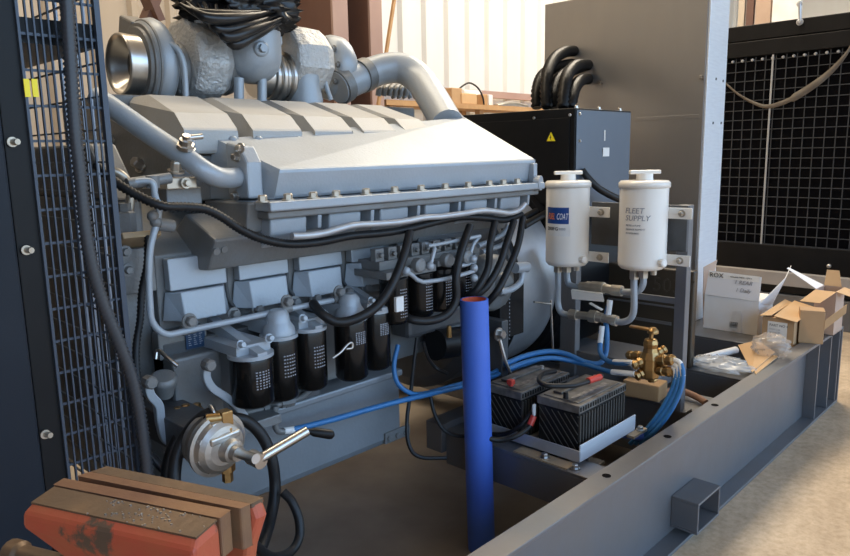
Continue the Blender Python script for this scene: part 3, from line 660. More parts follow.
# guard: a side panel (y = 1.9) and an engine-side panel (x = .80), wires of rectangular mesh
gx0, gx1, gz0, gz1 = .60, .797, .62, 2.45
mb = MB(); w = .0032
mb.box(gx0, gx0+.006, 1.895, 1.912, gz0, gz1); mb.box(gx1-.014, gx1, 1.895, 1.912, gz0, gz1)
n = 11
for i in range(1, n): x = gx0+.006+(gx1-gx0-.016)*i/n; mb.box(x-w*.62, x+w*.62, 1.898, 1.904, gz0, gz1)
z = gz0
while z < gz1: mb.box(gx0, gx1, 1.904, 1.909, z-w*1.0, z+w*1.0); z += .084
gd = mb.build('fan_guard', WIREN, ra, label='rectangular wire mesh on the near side of the fan guard')
mb = MB(); y = 1.93
while y < 3.85: mb.box(.79, .796, y-w*.8, y+w*.8, gz0, gz1); y += .062
z = gz0+.03
while z < gz1: mb.box(.785, .79, 1.915, 3.88, z-w*.75, z+w*.75); z += .084
mb.box(.78, .80, 3.86, 3.9, gz0, gz1); mb.build('engine_side_mesh', WIREL, ra)  # pale wire colour paints the light falling on this mesh
mb = MB(); mb.box(.56, .79, 1.93, 3.85, 2.03, 2.09); mb.build('guard_stay', BLACKP, ra)
for u in (27, 35): p = at(u, 88, y=1.893); MB().obox(p, (1,0,0), (0,1,0), (0,0,1), .0125, .004, .042).build('warning_sticker', YELLOW, ra)
# corrugated conduit down the guard
mb = MB(); P = [at(u, v, y=1.87) for u, v in ((66,-25),(67,0),(71,70),(75,130),(80,175),(85,225),(92,265),(103,303),(118,340),(131,375),(139,410),(145,450),(148,480),(150,520))]
tag(mb.tube(P, .0185, 12, 8, ribs=.0125).build('corrugated_conduit', CORR), 'grey black corrugated conduit running down the wire fan guard', 'conduit')

# ------------------------------------------------------------------ bench vise
vz = 1.28
def vp(u, v, dz=0): return at(u, v, z=vz)+Vector((0,0,dz))
vi = thing('bench_vise', 'worn red bench vise with brown steel jaws in the foreground', 'vise', (.33, .86, 0))
A, B, C_ = vp(31,502.6), vp(54,487), vp(65,479.5); D, E_, F_ = vp(196,538), vp(217,520), vp(230,511)
dn = Vector((0,0,-1)); ax_ = (D-A).normalized(); bx_ = (E_-D).normalized()
out = -bx_
r0 = [A, D, E_, B]
r1 = [A+out*.012+dn*.012-ax_*.006, D+out*.012+dn*.012+ax_*.004, E_+dn*.012+ax_*.004, B+dn*.012-ax_*.006]
r2 = [A+out*.014+dn*.030-ax_*.006+ax_*.0, D+out*.014+dn*.05+ax_*.004, E_+dn*.05+ax_*.004, B+dn*.03-ax_*.006]
r3 = [A+out*.0+dn*.075+ax_*.055, D+out*.0+dn*.085-ax_*.01, E_+dn*.085-ax_*.01, B+dn*.075+ax_*.055]
r4 = [A+out*.0+dn*.16+ax_*.09, D+dn*.16-ax_*.04, E_+dn*.16-ax_*.04, B+dn*.16+ax_*.09]
fj = MB().loft([r4, r3, r2, r1, [p+dn*.0022 for p in r0]]).build('movable_jaw', VISERED, vi, bevel=.006)
up = Vector((0,0,.0008))
MB().loft([[p+dn*.002 for p in r0], [p+up for p in r0]]).build('jaw_top', VISETOP, fj)
def slab(P, t, top=0): return MB().loft([[p+dn*t for p in P], [p+Vector((0,0,top)) for p in P]])
gap = bx_*.004
slab([B+gap*.6-ax_*.004, E_+gap*.6+ax_*.004, F_+ax_*.002, C_-ax_*.002], .055, .002).build('jaw_insert', VISEJAW, fj, bevel=.003)
G, Hh, I, J = vp(76,477), vp(107,466.5), vp(264,498), vp(240,510)
slab([G+bx_*.002, J+bx_*.002, J.lerp(I,.45), G.lerp(Hh,.45)], .06, .001).build('jaw_insert', VISEJAW, vi, bevel=.003)
bj0 = [G.lerp(Hh,.47), J.lerp(I,.47), I, Hh]
bj = MB().loft([[p+dn*.16-ax_*.03*s for p, s in zip(bj0, (-1,1,1,-1))], [p+dn*.07-ax_*.012*s for p, s in zip(bj0, (-1,1,1,-1))], [p+dn*.022+ax_*.006*s for p, s in zip(bj0, (-1,1,1,-1))], [p+dn*.004 for p in bj0]]).build('fixed_jaw', VISERED, vi, bevel=.006)
MB().loft([[p+dn*.006 for p in bj0], [p+up for p in bj0]]).build('jaw_top', VISETOP, bj, bevel=.003)
cm = (A+D+E_+B+Hh+I)/6
MB().obox(cm+dn*.20+out*.05, ax_, bx_, (0,0,1), .09, .40, .09).build('slide_bar', VISETOP, vi, bevel=.01)
mb = MB(); mb.lathe((cm.x, cm.y, 0), (0,0,1), [(0,.20),(.02,.20),(.03,.06),(1.0,.06),(1.02,.11),(1.05,.11)], 24); mb.build('pedestal', NAVY, vi)
p = at(28, 557, z=1.165); mb = MB(); mb.tube([p-ax_*.035, p-ax_*.02, p+ax_*.005, p+ax_*.09], lambda t: .021 if t < .5 else .016, 14, 6); mb.build('spindle_handle', VISETOP, vi)
mb = MB(); mb.cyl(p+ax_*.06, cm+dn*.19, .02, n=14); mb.build('spindle', VISETOP, vi)
# metal filings on the jaw
mb = MB()
for k in range(70):
    q = A.lerp(D, random.uniform(.35,1)).lerp(B.lerp(E_, random.uniform(.35,1)), random.random()); s = random.uniform(.0006,.0014)
    mb.box(q.x-s, q.x+s, q.y-s, q.y+s, q.z+.0005, q.z+.001+s)
tag(mb.build('metal_filings', CHROME), 'bright metal filings scattered on the vise jaw', 'metal filings', kind='stuff')

# ------------------------------------------------------------------ hand pump and its hoses
hp = thing('hand_pump', 'silver rotary hand pump with crank handle beside the engine sump', 'hand pump', (.95, 1.8, .83))
pc = at(224,448,y=1.74); AXP = Vector((.10,-1,-.08)).normalized()
b0 = pc-AXP*.10
pb = MB().lathe(b0, AXP, [(h_, r_*1.1) for h_, r_ in ((0,.060),(.012,.072),(.028,.074),(.030,.054),(.052,.054),(.053,.082),(.066,.086),(.074,.086),(.076,.076),(.092,.071),(.104,.060),(.108,.045))], 40, True, True).build('pump_body', CASTAL, hp)
u, v, d = frame(AXP)
for k in range(8):
    a = k*PI/4+.3; e = u*math.cos(a)+v*math.sin(a)
    MB().obox(b0+AXP*.082+e*.070, e, d.cross(e), AXP, .022, .016, .02).build('cover_rib', CASTAL, pb, bevel=.003)
    MB().bolt(b0+AXP*.074+e*.079, AXP, .005, .007).build('cover_screw', CHROME, pb)
mb = MB(); mb.obox(b0+AXP*.106+Vector((0,0,.034)), Vector((1,.1,.02)).normalized(), Vector((-.02,-.1,1)).normalized(), AXP, .10, .022, .02); mb.build('maker_boss', CASTAL, pb, bevel=.006)
mb = MB(); mb.lathe(b0+AXP*.10+Vector((.012,0,-.006)), AXP, [(0,.040),(.03,.032),(.032,.024),(.05,.022)], 24, True, True); mb.build('shaft_boss', CASTAL, pb)
mb = MB(); mb.cyl(b0+AXP*.12+Vector((.012,0,-.006)), at(256,459,y=1.60), .014, n=14); mb.build('shaft', CHROME, pb)
s0 = at(258,460,y=1.62); h1 = at(307,431,y=1.60); g1 = at(334,435,y=1.57)
lv = MB().tube([s0, s0.lerp(h1,.5), h1], .0145, 12, 2).build('crank_lever', CHROME, hp)
MB().lathe(s0-AXP*.03, AXP, [(0,.022),(.045,.022)], 18).build('lever_eye', CHROME, lv)
MB().lathe(h1, g1-h1, [(0,.008),(.012,.009),(.02,.013),(.07,.0145),((g1-h1).length-.006,.013),((g1-h1).length,.006)], 16).build('grip', BLACKP, lv)
bt = at(226,424,y=1.755)
mb = MB(); mb.lathe(bt-Vector((0,0,.045)), (0,0,1), [(0,.022),(.018,.022),(.020,.026),(.038,.026),(.040,.017),(.05,.017)], 6, False); mb.obox(bt+Vector((-.002,0,.020)), (1,0,0), (0,1,0), (0,0,1), .034, .034, .042); mb.cyl(bt+Vector((-.014,0,.024)), bt+Vector((-.052,.016,.026)), .0145, n=14)
mb.build('brass_elbow', BRASS, hp, bevel=.003)
bb_ = at(228,481,y=1.77); mb = MB(); mb.lathe(bb_, (0,0,1), [(0,.016),(.03,.016),(.032,.024),(.055,.024)], 6, False); mb.build('brass_elbow', BRASS, hp)
mb = MB(); mb.obox((pc.x+.0, 2.0, pc.z), (1,0,0), (0,1,0), (0,0,1), .12, .28, .10); mb.build('pump_bracket', DARKCAST, hp, bevel=.005)
mb = MB(); mb.ring(at(213,412.5,y=1.80), (1,-.3,.3), .021, .006, 16, 6); mb.build('hose_clamp', CHROME, hp)
def hose(P, r, lb, name='rubber_hose', m=RUBBER, cat='hose', group=None, n=12):
    o = MB().tube([at(u, v, y=y) for u, v, y in P], r, n, 7).build(name, m); return tag(o, lb, cat, group)
hose([(216,412,1.80),(203,417,1.82),(189,431,1.84),(178,452,1.84),(174,478,1.82),(176,510,1.80),(190,540,1.72),(215,556,1.66),(242,548,1.64)], .019, 'black rubber hose arching left from the brass elbow of the pump')
hose([(212,418,1.93),(196,420,1.93),(180,434,1.92),(170,455,1.92),(166,480,1.92),(165,520,1.92)], .017, 'outer black rubber hose behind the pump at its left')
hose([(228,418,1.90),(246,421,1.89),(262,436,1.87),(272,460,1.85),(275,490,1.84),(270,520,1.80),(262,545,1.72),(252,562,1.68)], .019, 'black rubber hose arching right behind the hand pump')
hose([(283,492,1.80),(292,502,1.77),(299,520,1.74),(299,538,1.72),(290,552,1.70),(272,557,1.66),(255,545,1.62),(246,532,1.60)], .0145, 'black hose lying in a loop below the sump')
hose([(150,455,2.0),(160,466,1.98),(172,478,1.95),(185,490,1.92)], .013, 'grey cable slanting down at the foot of the conduit', 'cable', CORR, 'cable')

# ------------------------------------------------------------------ blue silicone tube standing on the floor
pb0, pb1 = at(484,556,z=0)+Vector((0,.02,0)), None
pb0 = Vector((2.255,1.855,.004)); pt = at(474,300,x=2.235)
R_ = .060
bs = MB(); u, v, d = frame(pt-pb0); n = 36; L_ = (pt-pb0).length
def circ(h, r): return [pb0 + Vector((0,0,.004)) + d*h + (u*math.cos(2*PI*i/n)+v*math.sin(2*PI*i/n))*r for i in range(n)]
bs.loft([circ(0,R_), circ(L_*.5,R_*1.0), circ(L_,R_)], False, True); bs.loft([circ(L_,R_), circ(L_,R_-.008)], False); bs.loft([circ(0,R_), circ(0,R_-.008)], False)
bt_ = bs.build('silicone_tube', SILBLUE, label='tall bright blue silicone tube standing upright on the floor', cat='tube')
ORIGIN[bt_.name] = ORIGIN[bt_.name]
MB().loft([circ(0,R_-.0081), circ(L_*.999,R_-.0081)], False, True).build('lining', ORANGE, bt_, label='orange red inner lining')

# ------------------------------------------------------------------ battery tray and batteries
tr_ = thing('battery_tray', 'bare metal battery tray bolted on the skid crossmember', 'tray', (2.6, 1.65, .468))
zt = .469
mb = MB(); mb.box(2.41, 2.86, 1.462, 2.02, zt+.012, zt+.016); mb.build('tray_floor', GALV, tr_)
MB().box(2.41, 2.88, 1.455, 1.462, zt+.012, zt+.085).build('side_lip', BRIGHTAL, tr_, bevel=.002)
MB().box(2.403, 2.41, 1.455, 2.02, zt+.012, zt+.062).build('front_lip', GALV, tr_, bevel=.002)
mb = MB(); TANP = mat('tan_primer_plate', (.40,.31,.21), .5, .3, (.55,.42,.25), 14, .6); MB().box(2.335, 2.40, 1.47, 1.74, zt, zt+.006).build('foot_plate', TANP, tr_); MB().box(2.8, 2.93, 1.42, 1.455, zt, zt+.012).build('foot_plate', TANP, tr_)
mb = MB(); mb.box(2.40, 2.86, 1.47, 1.50, zt, zt+.012); mb.box(2.40, 2.86, 1.98, 2.01, zt, zt+.012); mb.build('runner', STEELGREY, tr_)
bolts('bolt', CHROME, tr_, [(p, (0,0,1), .014, .016) for p in ((2.365,1.60,zt+.006),(2.37,1.455,zt),(2.89,1.435,zt+.012))])
def battery(x0, y0, z0, sx, sy, h, label, red):
    b = thing('battery', label, 'battery', (x0+sx/2, y0+sy/2, z0), 'starter batteries on the tray')
    hb = h*.78
    cs = MB().box(x0+.006, x0+sx-.006, y0+.006, y0+sy-.006, z0, z0+hb).build('case', BATT, b, bevel=.004)
    mb = MB(); nr = 17
    for i in range(nr): xx = x0+.014+(sx-.028)*i/(nr-1); mb.box(xx-.0045, xx+.0045, y0+.001, y0+.006, z0+.004, z0+hb-.01)
    mb.build('long_side_ribs', BATTRIB, cs)
    mb = MB()
    for k in range(-2, 7):   # slanted ribs on the end
        a0, a1 = y0+sy-.008-k*.032, y0+sy-.008-k*.032-.14; z_a, z_b = z0+hb-.012, z0+.006
        lo, hi = y0+.008, y0+sy-.008
        def cl(a, z, b_, zz):
            if a > hi: t = (a-hi)/(a-b_); return hi, z+(zz-z)*t
            return a, z
        if a0 < lo or a1 > hi: continue
        pa = cl(a0, z_a, a1, z_b)
        if a1 < lo: t = (a0-lo)/(a0-a1); pbb = (lo, z_a+(z_b-z_a)*t)
        else: pbb = (a1, z_b)
        mb.bar((x0+.004, pa[0], pa[1]), (x0+.004, pbb[0], pbb[1]), .0035, .003)
    mb.build('end_ribs', BATTRIB, cs)
    ld = MB().box(x0, x0+sx, y0, y0+sy, z0+hb, z0+h*.93)
    ld.box(x0+.02, x0+sx-.02, y0+.02, y0+sy-.02, z0+h*.93, z0+h*.955)
    l = ld.build('lid', DUSTY, b, bevel=.004)
    mb = MB()
    nn = 20
    for i in range(nn): xx = x0+.01+(sx-.02)*i/(nn-1); mb.box(xx-.004, xx+.004, y0-.003, y0, z0+h*.82, z0+h*.90)
    mb.build('lid_notches', BATT, l)
    mb = MB(); mb.box(x0+.06, x0+sx-.05, y0+sy*.60, y0+sy*.80, z0+h*.955, z0+h*1.0); mb.build('vent_cap', DUSTY, l, bevel=.003)
    mb = MB(); mb.box(x0+.05, x0+sx-.07, y0+.045, y0+.075, z0+h*.955, z0+h*.96); mb.build('lid_label', mat('worn_grey_label', (.30,.27,.24), .6, 0, (.06,.055,.05), 45, .9), l)
    mb = MB(); mb.lathe((x0+.035, y0+sy*.42, z0+h*.95), (0,0,1), [(0,.012),(.028,.010)], 12); mb.build('terminal', BATT if not red else RED, b)
    mb = MB(); mb.lathe((x0+sx-.05, y0+sy*.62, z0+h*.95), (0,0,1), [(0,.010),(.018,.009)], 12); mb.build('terminal', CHROME, b)
    return b
zb_ = zt+.0165
battery(2.445, 1.485, zb_, .395, .212, .238, 'black starter battery nearest the rail with its ribbed side showing', False)
battery(2.425, 1.765, zb_, .385, .20, .238, 'black starter battery behind, partly hidden by the blue tube', True)
p = at(511,382,z=.735); MB().obox(p, (1,0,0), (0,1,0), (0,0,1), .028, .028, .022).build('terminal_cover', RED, label='small red terminal cover on the rear battery lid', cat='terminal cover', bevel=.003)
# leads
o = MB().tube([at(555,371,z=.76), at(543,374,z=.775), at(539,380,z=.78), at(545,385,z=.775), at(560,386,z=.77), at(576,385,z=.765), at(592,380,z=.76), at(602,376,z=.755)], .011, 10, 6).build('jumper_cable', RUBBER)
tag(o, 'black battery cable looping over the front battery lid', 'cable')
a, b = at(588,381,z=.763), at(600,377,z=.758); MB().cyl(a, b, .0145, n=12).build('red_sleeve', RED, o, label='red sleeve')
o = MB().tube([at(486,438,y=1.82), at(500,440,y=1.78), at(516,436,y=1.73), at(528,428,y=1.71), at(533,421,y=1.70)], .011, 10, 6).build('jumper_cable', RUBBER); tag(o, 'black cable running low at the left of the front battery', 'cable')
MB().cyl(at(530,425,y=1.705), at(534,416,y=1.70), .014, n=12).build('red_sleeve', RED, o, label='red sleeve')
o = MB().tube([at(488,434,y=1.9), at(505,434,y=1.82), at(520,426,y=1.75), at(532,412,y=1.72)], .010, 10, 6).build('jumper_cable', RUBBER); tag(o, 'second black cable tucked above the first between the batteries', 'cable')
MB().obox(at(534,410,y=1.70), (1,0,0), (0,1,0), (0,0,1), .018, .006, .05).build('battery_tag', PAPER, label='crumpled white tag between the two batteries', cat='tag')

# ------------------------------------------------------------------ filter stand with white canisters
XS = 3.22
fs = thing('filter_stand', 'grey steel stand carrying the two white filter canisters', 'stand', (XS+.1, 1.6, .45))
yp = at(676,230,x=XS).y; yq = at(566,340,x=XS+.12).y
zt_ = at(680,206,x=XS).z
MB().box(XS+.06, XS+.11, yp-.035, yp+.02, .536 if False else .452, zt_).build('post', STEELGREY, fs, bevel=.003)
MB().box(XS+.06, XS+.11, at(575,340,x=XS+.06).y-.0, at(560,340,x=XS+.06).y, .505, zt_-.2).build('post', STEELGREY, fs, bevel=.003)
mb = MB(); mb.box(XS+.04, XS+.06, yp-.035, at(592,240,x=XS+.05).y, at(640,236,x=XS+.05).z-.06, zt_); mb.build('back_plate', DARKCAST, fs, bevel=.003)
mb = MB(); mb.box(XS+.062, XS+.075, yp+.02, at(575,300,x=XS+.06).y, 1.0, 1.03); mb.build('cross_bar', STEELGREY, fs)
mb = MB(); mb.box(XS+.06, XS+.14, yp-.06, yp+.05, .4505, .462); mb.build('base_plate', STEELGREY, fs, bevel=.002)
def canister(ul, ur, vt, vb, label, blue):
    c1 = at((ul+ur)/2, vt+8, x=XS-.085)
    a, b = at(ul, vt+12, x=c1.x), at(ur, vt+12, x=c1.x)
    d1 = c1-CAM; R = (ur-ul)/2/F_PX*to_depth(c1)
    zT = at((ul+ur)/2, vt, x=c1.x).z; zB = at((ul+ur)/2, vb, x=c1.x).z+.015
    t = thing('filter_canister', label, 'filter', (c1.x, c1.y, zB), 'white filter canisters')
    Hh_ = zT-zB
    can = MB().lathe((c1.x, c1.y, zB), (0,0,1), [(0,R*.6),(.004,R*.88),(.018,R*.99),(.03,R),(Hh_-.03,R)], 44).build('canister', WHITEP, t)
    MB().lathe((c1.x, c1.y, zT-.03), (0,0,1), [(0,R),(0,R*1.06),(.022,R*1.06),(.032,R*.98),(.034,R*.4)], 44).build('lid', WHITEP, t)
    cd = Vector((.69,-.72,0))
    th = MB().lathe((c1.x, c1.y, zT), (0,0,1), [(0,R*.36),(.035,R*.34)], 20)
    th.obox((c1.x, c1.y, zT+.042), cd, (.72,.69,0), (0,0,1), R*1.3, R*.28, .018); th.build('tee_handle', WHITEP, t, bevel=.004)
    for fz in (.64, .11):
        z = zB+Hh_*fz; y1 = c1.y-R*1.05
        tab = MB().obox((c1.x+R*.55, y1-.028, z), (1,0,0), (0,1,0), (0,0,1), .008, R*1.15, .052).build('mounting_tab', WHITEP, t, bevel=.002)
        MB().bolt((c1.x+R*.55-.004, y1-.045, z), (-1,0,0), .012, .018).build('bolt', NICKEL, tab)
    MB().lathe((c1.x-.03, c1.y-R*.92, zB+Hh_*.10), (-.3,-1,0), [(0,.02),(.03,.02),(.035,.012)], 8, False).build('drain_plug', WHITEP, t)
    MB().lathe((c1.x-.01, c1.y-R*.6, zB-.022), (0,0,1), [(0,.014),(.03,.016)], 8, False).build('drain_cock', NICKEL, t)
    amid = math.atan2(-c1.y, -c1.x)
    if blue:
        z0_, z1_ = at(567,222,x=c1.x).z, at(567,206,x=c1.x).z
        def patch(a0, a1, za, zb, r, m, nm):
            V = []; n_ = 12
            for i in range(n_+1):
                a = a0+(a1-a0)*i/n_
                for zz in (za, zb): V.append((c1.x+r*math.cos(a), c1.y+r*math.sin(a), zz))
            return MB().add(V, [(2*i, 2*i+2, 2*i+3, 2*i+1) for i in range(n_)], True).build(nm, m, t)
        L0 = amid-1.12; L1 = amid+.06
        lb = patch(L0, L1, z0_, z1_, R+.0008, BLUELAB, 'blue_label')
        s1 = (z1_-z0_)*.55
        w_ = .0
        text('FUEL', (0,0,z0_+.022), (1,0,0), (0,1,0), s1, ORANGEINK, t, bend=(c1, R+.0014, L0+.10), shear=.25, xs=.47)
        text('COAT', (0,0,z0_+.022), (1,0,0), (0,1,0), s1, WHITEINK, t, bend=(c1, R+.0014, L0+.60), shear=.25, xs=.47)
        lp = patch(L0, L1+.06, z0_-.062, z0_-.001, R+.0006, PAPER, 'paper_label')
        text('200FG', (0,0,z0_-.034), (1,0,0), (0,1,0), .026, INK, t, bend=(c1, R+.0012, L0+.06))
        text('- 1000', (0,0,z0_-.032), (1,0,0), (0,1,0), .018, GREYINK, t, bend=(c1, R+.0012, L0+.62))
    else:
        zc = at(640,214,x=c1.x).z; a0 = amid-.80
        text('FLEET', (0,0,zc+.012), (1,0,0), (0,1,0), .036, GREYINK, t, bend=(c1, R+.0010, a0), shear=.15)
        text('SUPPLY', (0,0,zc-.022), (1,0,0), (0,1,0), .036, GREYINK, t, bend=(c1, R+.0010, a0+.02), shear=.15)
        for k, tx in enumerate(('FILTER & PUMP', 'CHANGE ELEMENT', 'AS REQUIRED')): text(tx, (0,0,zc-.048-.018*k), (1,0,0), (0,1,0), .011, GREYINK, t, bend=(c1, R+.0010, a0+.06))
    return c1, zB, R
def to_depth(p): return (p-CAM).dot(-cz_)
cA, zA, RA = canister(546.5, 589.5, 181, 268, 'white filter canister with a blue label, on the left', True)
cB, zB2, RB = canister(620.5, 668, 181, 272, 'white filter canister with grey lettering, on the right', False)
# U-pipe between the canisters
pw = thing('fuel_pipework', 'bent steel fuel pipe joining the undersides of the two white canisters', 'pipework', (cB.x, (cA.y+cB.y)/2, .9))
def X(u, v, dx=0): return at(u, v, x=cA.x+dx)
MB().tube([X(558,268), X(558,285), X(558,303), X(561,312), X(569,315), X(580,316)], .0165, 14, 6).build('pipe', SILVER, pw)
MB().tube([X(634,272), X(634,290), X(634,308), X(631,318), X(623,322), X(612,321)], .0165, 14, 6).build('pipe', SILVER, pw)
MB().tube([X(567,268,.04), X(567,276,.04), X(569,284,.04), X(577,287,.04), X(586,287,.04)], .0165, 14, 6).build('pipe', SILVER, pw)
MB().tube([X(643,274,.04), X(643,284,.04), X(638,291,.04), X(628,292,.04), X(615,291,.04)], .0165, 14, 6).build('pipe', SILVER, pw)
def valve(P, sizes, nm):
    mb = MB()
    for (a, b), r in zip(zip(P, P[1:]), sizes): mb.lathe(a, b-a, [(0,r),((b-a).length,r)], 8 if r > .02 else 14, False)
    return mb.build(nm, NICKEL, pw, bevel=.002)
valve([X(570,314), X(577,315), X(590,316), X(597,317), X(603,318), X(612,320), X(617,321)], [.028,.021,.033,.026,.023,.028], 'ball_valve')
valve([X(580,286,.04), X(587,286,.04), X(592,287,.04), X(604,288,.04), X(612,290,.04), X(622,291,.04)], [.022,.027,.031,.024,.028], 'ball_valve')
for u, v in ((558,270),(634,277),(567,270),(643,276)): MB().lathe(X(u,v+2), (0,0,1), [(0,.024),(.04,.024)], 6, False).build('pipe_nut', NICKEL, pw)
o = MB(); P = [at(571,290,x=cA.x-.05), at(602,294,x=cA.x-.05), at(604,302,x=cA.x-.05), at(572,299,x=cA.x-.05)]
o.loft([P, [p+Vector((.03,.015,0)) for p in P]]); o.build('valve_handle', WHITEP, pw, bevel=.003, label='cream flat valve handle')
o = MB(); o.bar(at(590,303,x=cA.x-.03), at(602,310,x=cA.x-.03), .02, .006); o.build('valve_lever', WHITEP, pw)

# ------------------------------------------------------------------ brass valve manifold
XB = 3.02
bv = thing('brass_valve', 'brass manifold valve with lever handle in front of the stand', 'valve', at(652,372,x=XB))
c = at(650,360,x=XB); mb = MB(); mb.lathe(c-Vector((0,0,.09)), (0,0,1), [(0,.03),(.01,.045),(.05,.05),(.10,.05),(.13,.036),(.15,.032),(.17,.036),(.19,.03),(.195,.014)], 8, False)
body = mb.build('valve_body', BRASS, bv, bevel=.004)
mb = MB(); mb.cyl(c+Vector((0,0,.10)), at(652,329,x=XB), .010, n=12); mb.build('stem', BRASS, bv)
h0 = at(653,331,x=XB); h1 = at(630,326,x=XB-.02)
mb = MB(); mb.lathe(h0-Vector((0,0,.01)), (0,0,1), [(0,.026),(.012,.026),(.026,.014)], 14); mb.bar(h0+Vector((0,0,.004)), h1, .034, .010); mb.build('lever_handle', BRASS, bv, bevel=.003)
def fit(u0, v0, u1, v1, dx0=0, dx1=0, r=.026):
    a, b = at(u0, v0, x=XB+dx0), at(u1, v1, x=XB+dx1); L = (b-a).length
    MB().lathe(a, b-a, [(0,r*.8),(L*.3,r*.8),(L*.31,r),(L*.55,r),(L*.56,r*.75),(L*.7,r*.75),(L*.71,r*.95),(L*.9,r*.95),(L,r*.6)], 8, False).build('fitting', BRASS, bv, bevel=.002)
fit(646,360,632,366,-.02,-.06); fit(646,371,635,377,-.02,-.06); fit(655,361,675,360,0,-.01,.03); fit(655,370,672,372,0,-.03,.026)
fit(646,356,627,355,.02,.04,.024); fit(655,355,666,348,.02,.06,.022); fit(651,372,653,382,0,0,.024)
# fuel hoses
def bhose(P, lb, r=.0125, sl=None):
    o = MB().tube(P, r, 10, 6).build('fuel_hose', BLUEHOSE); tag(o, lb, 'hose', 'blue fuel hoses')
    for q in (sl or []): MB().tube(q, r*1.12, 10, 4).build('hose_sleeve', PAPER, o, label='white heat shrink sleeve')
    return o
Y = lambda u, v, y: at(u, v, y=y)
bhose([Y(288,430.5,2.06), Y(300,428,2.05), Y(335,419,2.04), Y(370,409,2.03), Y(400,401,2.03), Y(430,394,2.03), Y(470,384,2.04), Y(510,370,2.05), Y(540,359,2.05)], 'blue fuel hose running low along the engine side from the sump', .0115, [[Y(284,431,2.06), Y(294,429.5,2.055)]])
bhose([Y(398,345,2.1), Y(394,365,2.09), Y(397,382,2.07), Y(408,392,2.05), Y(422,394,2.05), Y(445,388,2.05), Y(480,378,2.06), Y(515,362,2.06)], 'blue fuel hose curving down beside the rear oil filters', .0105)
bhose([Y(505,364,2.02), Y(525,356,2.0), Y(548,351.5,1.97), Y(566,354,1.9), Y(585,362,1.8), at(600,363,x=XB+.02), at(606,352,x=XB+.08), at(607,335,x=XB+.10), at(606,318,x=XB+.12), at(610,300,x=XB+.14)], 'blue fuel hose rising from the left toward the canister pipework', .0135, [[at(607,322,x=XB+.115), at(610,300,x=XB+.14)]])
bhose([at(601,330,x=XB+.06), at(600,345,x=XB+.04), at(601,354,x=XB+.01), at(608,361,x=XB-.02), at(618,363,x=XB-.04), at(632,363,x=XB-.06)], 'blue fuel hose dropping from the pipework to the brass valve', .0125, [[at(602,326,x=XB+.065), at(600,343,x=XB+.045)], [at(614,362,x=XB-.03), at(633,363,x=XB-.06)]])
bhose([Y(508,369,1.99), Y(530,361,1.97), Y(552,358,1.93), Y(575,362,1.85), at(597,368,x=XB-.03), at(612,372,x=XB-.05), at(634,374,x=XB-.06)], 'lower blue fuel hose ending at the brass valve lower port', .0125, [[at(612,372,x=XB-.05), at(635,374,x=XB-.06)]])
for k, lb in enumerate(('outermost blue hose falling right of the brass valve', 'middle blue hose falling right of the brass valve', 'inner blue hose falling right of the brass valve')):
    o = k*5
    bhose([at(673-o*.4,360+o,x=XB-.01), at(680-o*.5,363+o*.6,x=XB-.02), at(683-o*.7,374+o*.3,x=XB-.03), at(680-o*.9,392,x=XB-.04), at(670-o,412,x=XB-.06), at(656-o,430,x=XB-.08), at(640-o,444,x=XB-.10)], lb, .011, [[at(673-o*.4,360+o,x=XB-.01), at(680-o*.5,363+o*.6,x=XB-.02), at(683-o*.7,376+o*.3,x=XB-.03)]])
tag(MB().cyl(at(622,433,y=1.5), at(652,438,y=1.42), .022, n=16).build('hose_offcut', SILBLUE), 'short blue hose offcut lying behind the rail', 'hose')
# wooden block and stub under the valve
p = at(645,388,x=3.30); MB().obox(p, (.1,-1,0), (1,.1,0), (0,0,1), .19, .12, .085).build('wood_block', WOOD, label='brown wooden block below the brass valve', cat='block', bevel=.006)
mb = MB(); q = at(612,372,x=3.38); mb.prism([(q.y-.25,.5),(q.y-.25,.56),(q.y-.12,.66),(q.y+.2,.66),(q.y+.2,.5)], 3.30, 3.62); mb.build('generator_foot', STEELGREY, sk, bevel=.006)

# ------------------------------------------------------------------ generator
ge = thing('generator', 'black generator with a square terminal box behind the engine', 'generator', (3.7, 2.75, .45))
MB().lathe((2.92, 2.75, 1.02), AX, [(0,.58),(.02,.60),(.03,.60)], 56, True, True).build('coupling_ring', BLACKP, ge)
MB().lathe((2.955, 2.75, 1.02), AX, [(0,.55),(.40,.55)], 56).build('bell_housing', GALV, ge)
MB().lathe((3.36, 2.75, 1.02), AX, [(0,.58),(.05,.60),(.80,.60),(.85,.56)], 56, True, True).build('stator_frame', BLACKP, ge)
yb = 2.13; zt2 = 1.975
bx = MB().box(3.40, 4.02, yb, 3.15, 1.40, zt2).build('terminal_box', BLACKP, ge, bevel=.004)
MB().box(3.41, 4.01, yb-.006, yb-.001, 1.42, zt2-.01).build('side_cover', mat('blue_reflection_panel', (.10,.125,.16), .3, .3, (.13,.15,.18), 4, .5), bx, bevel=.002)  # blue-grey colour paints the reflection on the side of the black box
MB().box(3.392, 3.399, yb+.03, 3.1, 1.45, zt2-.05).build('front_cover', BLACKP, bx, bevel=.002)
p = at(551,137,x=3.39); s = .028
wt = MB().prism([(p.y+s,p.z-s*.8),(p.y-s,p.z-s*.8),(p.y,p.z+s*.95)], 3.388, 3.391).build('warning_sign', YELLOW, bx)
mb = MB(); mb.prism([(p.y+.006,p.z+.018),(p.y-.004,p.z-.004),(p.y+.002,p.z-.004),(p.y-.004,p.z-.022),(p.y+.008,p.z+.0),(p.y+.002,p.z+.0)], 3.386, 3.3879); mb.build('bolt_symbol', INK, wt)
for u, v in ((534,118),(570,115),(580,114),(580,141)): MB().lathe(at(u, v, x=3.391), (-1,0,0), [(0,.009),(.005,.007)], 10).build('box_screw', CHROME, bx)
